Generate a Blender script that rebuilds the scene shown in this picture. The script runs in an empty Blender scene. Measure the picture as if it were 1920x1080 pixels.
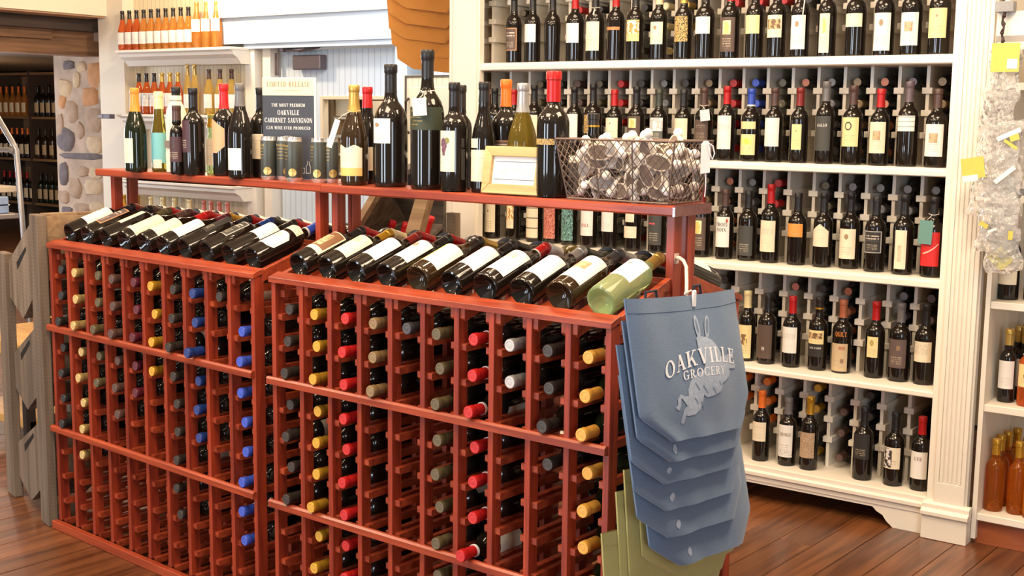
import bpy, bmesh, math, random
from mathutils import Matrix, Vector, Quaternion
PI = math.pi
R = math.radians
random.seed(7)
scene = bpy.context.scene
C = bpy.data.collections.new('shop'); scene.collection.children.link(C)

# ---------------------------------------------------------------- camera
CAM = Vector((2.71219, -2.30408, 1.49104))
yaw, pitch, roll = 0.67298058, -0.13704387, -0.01209917
Rm = Matrix.Rotation(yaw, 3, 'Z') @ Matrix.Rotation(pitch, 3, 'X') @ Matrix.Rotation(roll, 3, 'Y')
cam_data = bpy.data.cameras.new('camera'); cam = bpy.data.objects.new('camera', cam_data)
C.objects.link(cam)
cam_data.sensor_width = 36.0; cam_data.lens = 2325.885 * 36 / 1920
cam_data.clip_start = 0.05; cam_data.clip_end = 100
right, fwd, up = Rm.col[0], Rm.col[1], Rm.col[2]
M3 = Matrix((right, up, -fwd)).transposed()
cam.matrix_world = Matrix.Translation(CAM) @ M3.to_4x4()
scene.camera = cam

# ---------------------------------------------------------------- exposure and world
vs = scene.view_settings
vs.view_transform = 'Standard'; vs.look = 'None'; vs.gamma = 1; vs.exposure = 0.0
try: vs.use_curve_mapping = False
except Exception: pass
w = bpy.data.worlds.new('warm_fill'); scene.world = w; w.use_nodes = True
w.node_tree.nodes['Background'].inputs[0].default_value = (1.0, 0.88, 0.74, 1)  # even warm fill added in place of bounced lamp light
w.node_tree.nodes['Background'].inputs[1].default_value = 0.32

# ---------------------------------------------------------------- lights
def area(name, loc, target, size, power, col, sy=None):
    l = bpy.data.lights.new(name, 'AREA'); l.energy = power; l.color = col
    l.size = size
    if sy: l.shape = 'RECTANGLE'; l.size_y = sy
    o = bpy.data.objects.new(name, l); C.objects.link(o); o.location = loc
    o.rotation_euler = (Vector(target) - Vector(loc)).to_track_quat('-Z', 'Y').to_euler()
    return o
def bulb(name, loc, power, col, rad=0.05):
    l = bpy.data.lights.new(name, 'POINT'); l.energy = power; l.color = col; l.shadow_soft_size = rad
    o = bpy.data.objects.new(name, l); C.objects.link(o); o.location = loc
WARM = (1.0, 0.78, 0.54); COOL = (0.74, 0.86, 1.0)
area('front_window', (-1.9, -5.6, 1.5), (-0.4, 1.0, 0.9), 1.0, 110, COOL, 2.0)
area('front_window', (0.4, -6.2, 1.5), (0.2, 1.0, 0.9), 1.0, 110, COOL, 2.0)
area('side_window', (5.2, -3.2, 1.5), (1.0, 0.8, 0.8), 1.1, 70, COOL, 1.9)
area('next_room_window', (-8.6, 2.1, 1.2), (-1.5, 0.3, 0.2), 2.4, 130, COOL, 1.5)
for x, y, p in ((0.4, -0.9, 62), (-2.2, -0.7, 46), (1.9, 0.6, 62), (0.0, 1.35, 34)):
    area('ceiling_panel', (x, y, 2.9), (x, y, 0), 0.9, p, WARM)
for i, (x, y, p) in enumerate(((-0.6, -0.6, 14), (1.3, -0.4, 14), (0.5, 0.6, 12), (-1.6, -1.0, 14), (2.0, 0.1, 12), (-2.6, 1.9, 26), (-4.4, 3.0, 46), (1.0, -1.6, 14), (0.9, -1.3, 10), (-0.4, -1.7, 10))):
    bulb('ceiling_lamp', (x, y, 2.5), p * 1.15, WARM, 0.06)
area('door_daylight', (-2.6, 3.2, 2.5), (-3.2, 4.2, 1.6), 0.9, 17, (0.62, 0.80, 1.0))

# ---------------------------------------------------------------- frames of the furniture
YA, YS, YK = -0.044112, 0.0418785, -0.2461261
FR = {'B': (Vector((0, 0)), 0.0), 'A': (Vector((-0.10537, 0.01379)), YA), 'S': (Vector((1.17769, 2.06323)), YS), 'K': (Vector((-1.31, 0.067)), YK)}
def G(n, u, v, z):
    o, a = FR[n]
    return Vector((o.x + u * math.cos(a) - v * math.sin(a), o.y + u * math.sin(a) + v * math.cos(a), z))
def yw(n): return FR[n][1]

# ---------------------------------------------------------------- materials
MATS = {}
def nodes(name):
    m = bpy.data.materials.new(name); m.use_nodes = True
    nt = m.node_tree; b = nt.nodes['Principled BSDF']
    return m, nt, b
def N(nt, t, **k):
    n = nt.nodes.new(t)
    for a, v in k.items():
        if hasattr(n, a): setattr(n, a, v)
    return n
def math_n(nt, op, a, b=None, c=None):
    n = nt.nodes.new('ShaderNodeMath'); n.operation = op
    for i, x in enumerate((a, b, c)):
        if x is None: continue
        if isinstance(x, (int, float)): n.inputs[i].default_value = x
        else: nt.links.new(x, n.inputs[i])
    return n.outputs[0]
def mixc(nt, f, a, b):
    n = nt.nodes.new('ShaderNodeMix'); n.data_type = 'RGBA'
    if isinstance(f, (int, float)): n.inputs[0].default_value = f
    else: nt.links.new(f, n.inputs[0])
    for i, x in ((6, a), (7, b)):
        if isinstance(x, tuple): n.inputs[i].default_value = (*x, 1) if len(x) == 3 else x
        else: nt.links.new(x, n.inputs[i])
    return n.outputs[2]
def plain(name, col, rough=0.5, metal=0.0, coat=0.0, spec=0.5, trans=0.0, ior=1.45, noise=0.0, nscale=40, bump=0.0, alpha=1.0):
    if name in MATS: return MATS[name]
    m, nt, b = nodes(name)
    b.inputs['Base Color'].default_value = (*col, 1); b.inputs['Roughness'].default_value = rough
    b.inputs['Metallic'].default_value = metal; b.inputs['Coat Weight'].default_value = coat
    b.inputs['Specular IOR Level'].default_value = spec
    b.inputs['Transmission Weight'].default_value = trans; b.inputs['IOR'].default_value = ior
    b.inputs['Alpha'].default_value = alpha
    if noise or bump:
        tc = N(nt, 'ShaderNodeTexCoord'); nz = N(nt, 'ShaderNodeTexNoise'); nz.inputs['Scale'].default_value = nscale
        nz.inputs['Detail'].default_value = 4
        nt.links.new(tc.outputs['Object'], nz.inputs['Vector'])
        if noise:
            c = mixc(nt, nz.outputs[0], tuple(x * (1 - noise) for x in col), tuple(min(1, x * (1 + noise)) for x in col))
            nt.links.new(c, b.inputs['Base Color'])
        if bump:
            bp = N(nt, 'ShaderNodeBump'); bp.inputs['Strength'].default_value = bump; bp.inputs['Distance'].default_value = 0.002
            nt.links.new(nz.outputs[0], bp.inputs['Height']); nt.links.new(bp.outputs[0], b.inputs['Normal'])
    MATS[name] = m; return m
def wood(name, c1, c2, rough=0.45, axis=2, scale=6, bump=0.15, rnd=0.25, coat=0.0, saw=0.0):
    if name in MATS: return MATS[name]
    m, nt, b = nodes(name)
    tc = N(nt, 'ShaderNodeTexCoord'); mp = N(nt, 'ShaderNodeMapping')
    sc = [scale * 9] * 3; sc[axis] = scale * 0.55
    mp.inputs['Scale'].default_value = sc
    oi = N(nt, 'ShaderNodeObjectInfo')
    vm = N(nt, 'ShaderNodeVectorMath'); vm.operation = 'ADD'
    cm = N(nt, 'ShaderNodeCombineXYZ')
    rr = math_n(nt, 'MULTIPLY', oi.outputs['Random'], 13.0)
    for i in range(3): nt.links.new(rr, cm.inputs[i])
    nt.links.new(tc.outputs['Object'], vm.inputs[0]); nt.links.new(cm.outputs[0], vm.inputs[1])
    nt.links.new(vm.outputs[0], mp.inputs['Vector'])
    nz = N(nt, 'ShaderNodeTexNoise'); nz.inputs['Scale'].default_value = 1.0; nz.inputs['Detail'].default_value = 5
    nz.inputs['Distortion'].default_value = 0.6
    nt.links.new(mp.outputs[0], nz.inputs['Vector'])
    ramp = N(nt, 'ShaderNodeValToRGB'); ramp.color_ramp.elements[0].position = 0.32; ramp.color_ramp.elements[1].position = 0.68
    ramp.color_ramp.elements[0].color = (*c1, 1); ramp.color_ramp.elements[1].color = (*c2, 1)
    nt.links.new(nz.outputs[0], ramp.inputs[0])
    hs = N(nt, 'ShaderNodeHueSaturation')
    val = math_n(nt, 'MULTIPLY_ADD', oi.outputs['Random'], rnd * 2, 1 - rnd)
    nt.links.new(val, hs.inputs['Value']); nt.links.new(ramp.outputs[0], hs.inputs['Color'])
    nt.links.new(hs.outputs[0], b.inputs['Base Color'])
    b.inputs['Roughness'].default_value = rough; b.inputs['Coat Weight'].default_value = coat
    b.inputs['Coat Roughness'].default_value = 0.2
    bp = N(nt, 'ShaderNodeBump'); bp.inputs['Strength'].default_value = bump; bp.inputs['Distance'].default_value = 0.003
    h = nz.outputs[0]
    if saw:
        wv = N(nt, 'ShaderNodeTexWave'); wv.inputs['Scale'].default_value = saw; wv.bands_direction = 'Y' if axis == 1 else 'Z'
        wv.inputs['Distortion'].default_value = 3; wv.inputs['Detail'].default_value = 2
        nt.links.new(tc.outputs['Object'], wv.inputs['Vector'])
        h = math_n(nt, 'ADD', nz.outputs[0], math_n(nt, 'MULTIPLY', wv.outputs[1], 0.25))
    nt.links.new(h, bp.inputs['Height']); nt.links.new(bp.outputs[0], b.inputs['Normal'])
    MATS[name] = m; return m
def beadboard(name, col, axis='X', pitch=0.05, rough=0.45):
    if name in MATS: return MATS[name]
    m, nt, b = nodes(name); tc = N(nt, 'ShaderNodeTexCoord'); sp = N(nt, 'ShaderNodeSeparateXYZ')
    nt.links.new(tc.outputs['Object'], sp.inputs[0])
    f = math_n(nt, 'FRACT', math_n(nt, 'DIVIDE', sp.outputs[axis], pitch))
    g = math_n(nt, 'LESS_THAN', math_n(nt, 'ABSOLUTE', math_n(nt, 'SUBTRACT', f, 0.5)), 0.06)
    c = mixc(nt, g, col, tuple(x * 0.72 for x in col))
    nt.links.new(c, b.inputs['Base Color']); b.inputs['Roughness'].default_value = rough
    bp = N(nt, 'ShaderNodeBump'); bp.invert = True; bp.inputs['Strength'].default_value = 0.6; bp.inputs['Distance'].default_value = 0.004
    nt.links.new(g, bp.inputs['Height']); nt.links.new(bp.outputs[0], b.inputs['Normal'])
    MATS[name] = m; return m
def cloth(name, col, col2):
    if name in MATS: return MATS[name]
    m, nt, b = nodes(name); tc = N(nt, 'ShaderNodeTexCoord')
    mp = N(nt, 'ShaderNodeMapping'); mp.inputs['Scale'].default_value = (220, 60, 700)
    nt.links.new(tc.outputs['Object'], mp.inputs[0])
    nz = N(nt, 'ShaderNodeTexNoise'); nz.inputs['Scale'].default_value = 1; nz.inputs['Detail'].default_value = 3
    nt.links.new(mp.outputs[0], nz.inputs[0])
    nz2 = N(nt, 'ShaderNodeTexNoise'); nz2.inputs['Scale'].default_value = 900; nt.links.new(tc.outputs['Object'], nz2.inputs[0])
    f = math_n(nt, 'MULTIPLY_ADD', nz.outputs[0], 0.6, math_n(nt, 'MULTIPLY', nz2.outputs[0], 0.4))
    nt.links.new(mixc(nt, f, col, col2), b.inputs['Base Color'])
    b.inputs['Roughness'].default_value = 0.9; b.inputs['Sheen Weight'].default_value = 0.25
    bp = N(nt, 'ShaderNodeBump'); bp.inputs['Strength'].default_value = 0.4; bp.inputs['Distance'].default_value = 0.001
    nt.links.new(f, bp.inputs['Height']); nt.links.new(bp.outputs[0], b.inputs['Normal'])
    MATS[name] = m; return m
def label_mat(base, style):
    """printed paper label; UV runs 0-1 over the label"""
    key = 'label_' + style + '_' + '_'.join('%.2f' % x for x in base)
    if key in MATS: return MATS[key]
    m, nt, b = nodes(key); b.inputs['Roughness'].default_value = 0.55
    uv = N(nt, 'ShaderNodeUVMap'); sp = N(nt, 'ShaderNodeSeparateXYZ'); nt.links.new(uv.outputs[0], sp.inputs[0])
    U, V = sp.outputs[0], sp.outputs[1]
    col = base
    def rect(u0, u1, v0, v1):
        a = math_n(nt, 'MULTIPLY', math_n(nt, 'GREATER_THAN', U, u0), math_n(nt, 'LESS_THAN', U, u1))
        c = math_n(nt, 'MULTIPLY', math_n(nt, 'GREATER_THAN', V, v0), math_n(nt, 'LESS_THAN', V, v1))
        return math_n(nt, 'MULTIPLY', a, c)
    def lines(u0, u1, v0, v1, n, scale=34, th=0.47):
        fr = math_n(nt, 'LESS_THAN', math_n(nt, 'FRACT', math_n(nt, 'MULTIPLY', V, n)), 0.45)
        cx = N(nt, 'ShaderNodeCombineXYZ'); nt.links.new(math_n(nt, 'MULTIPLY', U, scale), cx.inputs[0])
        nt.links.new(math_n(nt, 'MULTIPLY', math_n(nt, 'FLOOR', math_n(nt, 'MULTIPLY', V, n)), 7.3), cx.inputs[1])
        nz = N(nt, 'ShaderNodeTexNoise'); nz.inputs['Scale'].default_value = 1; nz.inputs['Detail'].default_value = 1
        nt.links.new(cx.outputs[0], nz.inputs[0])
        g = math_n(nt, 'GREATER_THAN', nz.outputs[0], th)
        return math_n(nt, 'MULTIPLY', math_n(nt, 'MULTIPLY', fr, g), rect(u0, u1, v0, v1))
    def blob(cx, cy, r, sx=1.0):
        a = math_n(nt, 'MULTIPLY', math_n(nt, 'SUBTRACT', U, cx), sx); c = math_n(nt, 'SUBTRACT', V, cy)
        d = math_n(nt, 'SQRT', math_n(nt, 'ADD', math_n(nt, 'MULTIPLY', a, a), math_n(nt, 'MULTIPLY', c, c)))
        return math_n(nt, 'LESS_THAN', d, r), d
    def scroll(scale, th=0.5, width=0.04):
        mp = N(nt, 'ShaderNodeMapping'); mp.inputs['Scale'].default_value = (scale, scale, 1); nt.links.new(uv.outputs[0], mp.inputs[0])
        nz = N(nt, 'ShaderNodeTexNoise'); nz.inputs['Scale'].default_value = 1; nz.inputs['Detail'].default_value = 2; nz.inputs['Distortion'].default_value = 2.5
        nt.links.new(mp.outputs[0], nz.inputs[0])
        return math_n(nt, 'LESS_THAN', math_n(nt, 'ABSOLUTE', math_n(nt, 'SUBTRACT', nz.outputs[0], th)), width)
    ink = (0.30, 0.27, 0.24) if sum(base) > 0.9 else (0.62, 0.52, 0.36)
    if style in ('plain', 'faint', 'oval', 'crest', 'dot', 'brownsq', 'goldsq', 'stamp', 'ring', 'yband', 'circle', 'redline', 'lines', 'photo', 'photo2', 'photo3', 'landscape', 'landscape2', 'stamps', 'stampw', 'framed', 'framedgrey', 'mules', 'grapes', 'moon'):
        col = mixc(nt, math_n(nt, 'MULTIPLY', lines(0.22, 0.78, 0.10, 0.42, 14), 0.35 if style in ('faint', 'plain') else 0.55), col, ink)
    if style == 'plain': col = mixc(nt, math_n(nt, 'MULTIPLY', lines(0.2, 0.8, 0.62, 0.76, 7, 16), 0.30), col, ink)
    if style in ('crest', 'stamp', 'dot'):
        g, _ = blob(0.5, 0.74, 0.09 if style != 'dot' else 0.045, 0.8); col = mixc(nt, g, col, (0.32, 0.22, 0.12))
    if style == 'oval':
        g, d = blob(0.5, 0.5, 0.2, 1.4); col = mixc(nt, math_n(nt, 'MULTIPLY', g, 0.25), col, (0.5, 0.42, 0.25))
    if style in ('brownsq', 'goldsq', 'landscape', 'landscape2', 'photo', 'photo2', 'photo3', 'yband'):
        box = {'brownsq': (0.3, 0.72, 0.42, 0.72), 'goldsq': (0.25, 0.75, 0.5, 0.9), 'landscape': (0, 1, 0.36, 0.95), 'landscape2': (0, 1, 0.48, 0.98), 'photo': (0.08, 0.92, 0.38, 0.82), 'photo2': (0.3, 0.75, 0.4, 0.72), 'photo3': (0.05, 0.55, 0.05, 0.95), 'yband': (0.1, 0.8, 0.5, 0.8)}[style]
        cc = {'brownsq': ((0.55, 0.40, 0.24), (0.42, 0.28, 0.15)), 'goldsq': ((0.75, 0.5, 0.15), (0.9, 0.75, 0.4)), 'landscape': ((0.55, 0.27, 0.05), (0.95, 0.85, 0.6)), 'landscape2': ((0.75, 0.76, 0.75), (0.5, 0.52, 0.5)), 'photo': ((0.18, 0.10, 0.05), (0.62, 0.42, 0.2)), 'photo2': ((0.22, 0.12, 0.06), (0.75, 0.6, 0.25)), 'photo3': ((0.05, 0.04, 0.04), (0.75, 0.7, 0.65)), 'yband': ((0.75, 0.70, 0.10), (0.85, 0.8, 0.25))}[style]
        nz = N(nt, 'ShaderNodeTexNoise'); nz.inputs['Scale'].default_value = 5; nz.inputs['Detail'].default_value = 3; nt.links.new(uv.outputs[0], nz.inputs[0])
        st = math_n(nt, 'GREATER_THAN', nz.outputs[0], 0.5)
        col = mixc(nt, rect(*box), col, mixc(nt, st, *cc))
    if style in ('ring', 'circle'):
        g, d = blob(0.45, 0.7, 0.15, 0.8); g2, _ = blob(0.45, 0.7, 0.1 if style == 'ring' else 0.02, 0.8)
        col = mixc(nt, math_n(nt, 'SUBTRACT', g, g2), col, (0.06, 0.05, 0.04) if style == 'ring' else (0.45, 0.33, 0.1))
    if style == 'moon':
        g, d = blob(0.30, 0.78, 0.1, 0.8); g2, _ = blob(0.24, 0.78, 0.085, 0.8)
        col = mixc(nt, math_n(nt, 'GREATER_THAN', math_n(nt, 'SUBTRACT', g, g2), 0.5), col, (0.5, 0.08, 0.06))
    if style in ('ornate', 'tapestry'):
        g = scroll(7 if style == 'ornate' else 12, 0.5, 0.05)
        ik = {'ornate': (0.85, 0.55, 0.18), 'tapestry': (0.65, 0.48, 0.32)}[style]
        if base[1] > base[0] * 1.2: ik = (0.25, 0.55, 0.5)
        if base[0] > 0.3: ik = (0.75, 0.35, 0.25)
        if style == 'ornate' and base[1] > base[0] * 1.2: col = (0.02, 0.025, 0.022)
        col = mixc(nt, g, col, ik)
    if style in ('script', 'handwriting', 'mules'):
        n = 11 if style == 'script' else 7
        g = math_n(nt, 'MULTIPLY', scroll(n, 0.5, 0.022), rect(0.12, 0.88, 0.55, 0.75) if style == 'script' else (rect(0.0, 0.85, 0.35, 0.95) if style == 'handwriting' else rect(0.2, 1.0, 0.04, 0.2)))
        col = mixc(nt, g, col, (0.25, 0.24, 0.25))
        if style == 'script': col = mixc(nt, math_n(nt, 'MULTIPLY', lines(0.2, 0.8, 0.1, 0.35, 12), 0.25), col, ink)
    if style == 'bands':
        g = math_n(nt, 'LESS_THAN', math_n(nt, 'FRACT', math_n(nt, 'MULTIPLY', V, 3.3)), 0.1); col = mixc(nt, g, col, (0.1, 0.09, 0.08))
    if style in ('framed', 'framedgrey'):
        g = math_n(nt, 'SUBTRACT', 1.0, rect(0.06, 0.94, 0.04, 0.96)); col = mixc(nt, g, col, (0.5, 0.25, 0.12) if style == 'framed' else (0.4, 0.38, 0.36))
        col = mixc(nt, math_n(nt, 'MULTIPLY', lines(0.15, 0.85, 0.55, 0.85, 8, 20), 0.9), col, (0.6, 0.5, 0.4))
    if style == 'redline': col = mixc(nt, lines(0.15, 0.6, 0.62, 0.72, 9, 20, 0.4), col, (0.75, 0.1, 0.12))
    if style == 'vert': col = mixc(nt, math_n(nt, 'MULTIPLY', scroll(16, 0.5, 0.05), rect(0.3, 0.6, 0.18, 0.62)), col, (0.3, 0.24, 0.12))
    if style in ('stamps', 'stampw'):
        col = mixc(nt, rect(0.62, 0.8, 0.3, 0.45) if style == 'stamps' else rect(0.5, 0.68, 0.62, 0.78), col, (0.28, 0.16, 0.10))
        if style == 'stamps': col = mixc(nt, rect(0.5, 0.85, 0.78, 0.9), col, (0.45, 0.2, 0.12))
    if style == 'swoosh':
        cv = math_n(nt, 'SUBTRACT', V, math_n(nt, 'ADD', 0.35, math_n(nt, 'MULTIPLY', math_n(nt, 'POWER', U, 2.0), 0.35)))
        g = math_n(nt, 'MULTIPLY', math_n(nt, 'LESS_THAN', math_n(nt, 'ABSOLUTE', cv), 0.02), rect(0.2, 0.95, 0, 1)); col = mixc(nt, g, col, (0.9, 0.55, 0.45))
    if style == 'goldfoot':
        col = mixc(nt, rect(0, 1, 0, 0.26), col, (0.75, 0.5, 0.15)); g, _ = blob(0.5, 0.6, 0.16, 0.9); col = mixc(nt, math_n(nt, 'MULTIPLY', g, 0.3), col, (0.75, 0.65, 0.4))
    if style == 'goldhalf':
        col = mixc(nt, rect(0, 0.45, 0, 1), col, (0.80, 0.62, 0.18)); col = mixc(nt, math_n(nt, 'MULTIPLY', lines(0.5, 0.95, 0.1, 0.9, 16), 0.2), col, ink)
    if style == 'horse':
        col = mixc(nt, rect(0.05, 0.95, 0.18, 0.97), col, (0.20, 0.09, 0.04)); g = math_n(nt, 'MULTIPLY', scroll(5, 0.5, 0.07), rect(0.15, 0.7, 0.25, 0.8)); col = mixc(nt, g, col, (0.8, 0.62, 0.35))
    if style == 'emblem':
        g = math_n(nt, 'MULTIPLY', scroll(9, 0.5, 0.07), rect(0.3, 0.7, 0.62, 0.85)); col = mixc(nt, g, col, (0.72, 0.6, 0.2)); col = mixc(nt, math_n(nt, 'MULTIPLY', lines(0.25, 0.75, 0.15, 0.5, 10), 0.25), col, ink)
    if style == 'hand':
        g = lines(0.1, 0.92, 0.08, 0.85, 6, 26, 0.42); col = mixc(nt, g, col, (0.15, 0.14, 0.16))
    if isinstance(col, tuple): b.inputs['Base Color'].default_value = (*col, 1)
    else: nt.links.new(col, b.inputs['Base Color'])
    MATS[key] = m; return m

CHERRY = wood('cherry_wood', (0.18, 0.019, 0.007), (0.38, 0.048, 0.014), 0.46, 2, 5, 0.15, 0.10, 0.2)
CHERRY_X = wood('cherry_wood_long', (0.20, 0.025, 0.009), (0.40, 0.064, 0.020), 0.42, 0, 5, 0.12, 0.08, 0.25)
WHITE = plain('white_paint', (0.82, 0.76, 0.66), 0.42, noise=0.03, nscale=6)
WHITE_SHADED = plain('cabinet_inside_shade', (0.66, 0.53, 0.41), 0.5, noise=0.06, nscale=5)  # cabinet white toned down to tan, standing for the shade inside
WHITE_WALL = plain('wall_paint', (0.78, 0.70, 0.56), 0.6, noise=0.03, nscale=3)
COOLWHITE = plain('daylit_white_paint', (0.62, 0.72, 0.82), 0.45, noise=0.02, nscale=3)  # white tinted blue, the cool window light put into the paint
BEAD = beadboard('beadboard_cream', (0.82, 0.70, 0.47), 'X', 0.05)
BEAD_COOL = beadboard('daylit_beadboard', (0.62, 0.71, 0.80), 'X', 0.055)  # white boards with the same cool light tint in their colour
GREYWOOD = wood('weathered_wood', (0.105, 0.070, 0.045), (0.235, 0.170, 0.115), 0.85, 2, 3, 0.35, 0.15, saw=22)
GREYWOOD_W = wood('weathered_wood_warm', (0.20, 0.12, 0.06), (0.34, 0.22, 0.12), 0.8, 0, 4, 0.4, 0.15)
BEAMWOOD = wood('old_beam_wood', (0.12, 0.06, 0.03), (0.30, 0.15, 0.07), 0.75, 1, 3, 0.6, 0.1)
DARKBEAM = wood('dark_beam_wood', (0.035, 0.024, 0.018), (0.08, 0.05, 0.035), 0.75, 1, 3, 0.5, 0.1)
SHELFWOOD = wood('alcove_shelf_wood', (0.20, 0.12, 0.06), (0.32, 0.2, 0.1), 0.6, 0, 3, 0.3, 0.1)
FLOORWOOD = wood('floor_plank_wood', (0.075, 0.024, 0.008), (0.23, 0.082, 0.028), 0.30, 1, 3.2, 0.25, 0.28, 0.2)
PALEWOOD = wood('pale_frame_wood', (0.50, 0.32, 0.12), (0.66, 0.46, 0.20), 0.45, 0, 6, 0.1, 0.05)
STONE = plain('stone', (0.36, 0.24, 0.16), 0.9, noise=0.45, nscale=14, bump=1.0)
STONE_D = plain('stone_dark', (0.13, 0.10, 0.10), 0.9, noise=0.5, nscale=18, bump=1.0)
STONE_O = plain('stone_orange', (0.46, 0.22, 0.09), 0.9, noise=0.35, nscale=16, bump=1.0)
STONE_G = plain('stone_tan', (0.50, 0.36, 0.22), 0.9, noise=0.3, nscale=16, bump=1.0)
MORTAR = plain('mortar', (0.42, 0.31, 0.23), 0.95, noise=0.55, nscale=6, bump=1.0)
GL_DARK = plain('dark_bottle_glass', (0.010, 0.007, 0.005), 0.06, spec=0.6)
GL_GREEN = plain('green_bottle_glass', (0.008, 0.012, 0.004), 0.06, spec=0.6)
GL_OLIVE = plain('olive_bottle_glass', (0.20, 0.14, 0.02), 0.05, trans=0.6, ior=1.3)
GL_BROWN = plain('brown_bottle_glass', (0.03, 0.016, 0.006), 0.06, spec=0.6)
GL_PALE = plain('pale_green_glass', (0.62, 0.80, 0.42), 0.05, trans=0.75, ior=1.25)
GL_ROSE = plain('rose_wine_glass', (0.85, 0.20, 0.05), 0.05, trans=0.75, ior=1.25)
GL_ORANGE = plain('orange_wine_glass', (0.90, 0.42, 0.10), 0.05, trans=0.75, ior=1.25)
GL_YELLOW = plain('yellow_wine_glass', (0.85, 0.60, 0.16), 0.05, trans=0.75, ior=1.25)
GL_AMBER = plain('amber_glass', (0.75, 0.26, 0.03), 0.04, trans=0.85, ior=1.3)
GLASSES = dict(dark=GL_DARK, green=GL_GREEN, olive=GL_OLIVE, brown=GL_BROWN, pale=GL_PALE, rose=GL_ROSE, orange=GL_ORANGE, yellow=GL_YELLOW, amber=GL_AMBER)
CAPCOL = dict(black=(0.018, 0.016, 0.016), dark=(0.026, 0.020, 0.016), amber=(0.70, 0.27, 0.04), red=(0.44, 0.012, 0.012), cream=(0.80, 0.66, 0.36), gold=(0.55, 0.36, 0.09), green=(0.045, 0.05, 0.035),
    brown=(0.085, 0.045, 0.035), blue=(0.035, 0.075, 0.42), navy=(0.012, 0.035, 0.16), maroon=(0.20, 0.02, 0.015), grey=(0.16, 0.15, 0.15), mauve=(0.14, 0.10, 0.11), orange=(0.78, 0.17, 0.02),
    yellow=(0.52, 0.28, 0.025), mustard=(0.58, 0.29, 0.045), olive=(0.095, 0.072, 0.034), purple=(0.09, 0.012, 0.022), copper=(0.42, 0.13, 0.06), tan=(0.21, 0.135, 0.06), white=(0.75, 0.72, 0.66), silver=(0.40, 0.39, 0.38),
    slate=(0.045, 0.045, 0.05), pink=(0.55, 0.16, 0.12), creamgold=(0.50, 0.35, 0.13), pinkorange=(0.8, 0.3, 0.16), waxred=(0.55, 0.02, 0.02), blackgold=(0.10, 0.07, 0.04))
def capmat(c):
    c = {'cream gold': 'creamgold'}.get(c, c)
    met = 0.55 if c in ('gold', 'silver', 'yellow', 'creamgold') else 0.1
    return plain('capsule_' + c, CAPCOL[c], 0.32, metal=met)
def capend(c):
    c = {'cream gold': 'creamgold'}.get(c, c)
    col = tuple(min(0.85, x * 1.3 + 0.03) for x in CAPCOL[c])
    return plain('capsule_end_' + c, col, 0.4, metal=0.1)
LABCOL = dict(white=(0.80, 0.77, 0.72), cream=(0.80, 0.70, 0.52), brown=(0.10, 0.065, 0.05), copper=(0.45, 0.2, 0.06), gold=(0.75, 0.55, 0.25), blackgold=(0.02, 0.018, 0.014), yellow=(0.80, 0.66, 0.33),
    blackcopper=(0.02, 0.014, 0.01), greywhite=(0.12, 0.12, 0.11), charcoal=(0.055, 0.055, 0.05), rose=(0.36, 0.05, 0.05), blackteal=(0.02, 0.03, 0.026), orange=(0.75, 0.30, 0.06), blackframe=(0.03, 0.027, 0.027),
    redlabel=(0.62, 0.02, 0.02), black2=(0.025, 0.022, 0.02), tan=(0.55, 0.42, 0.26), mauvebrown=(0.12, 0.08, 0.075), tapestry=(0.28, 0.18, 0.11), teal=(0.20, 0.52, 0.52), purplelab=(0.07, 0.028, 0.035), darkgreen=(0.035, 0.045, 0.022), art=(0.62, 0.42, 0.18))

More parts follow.
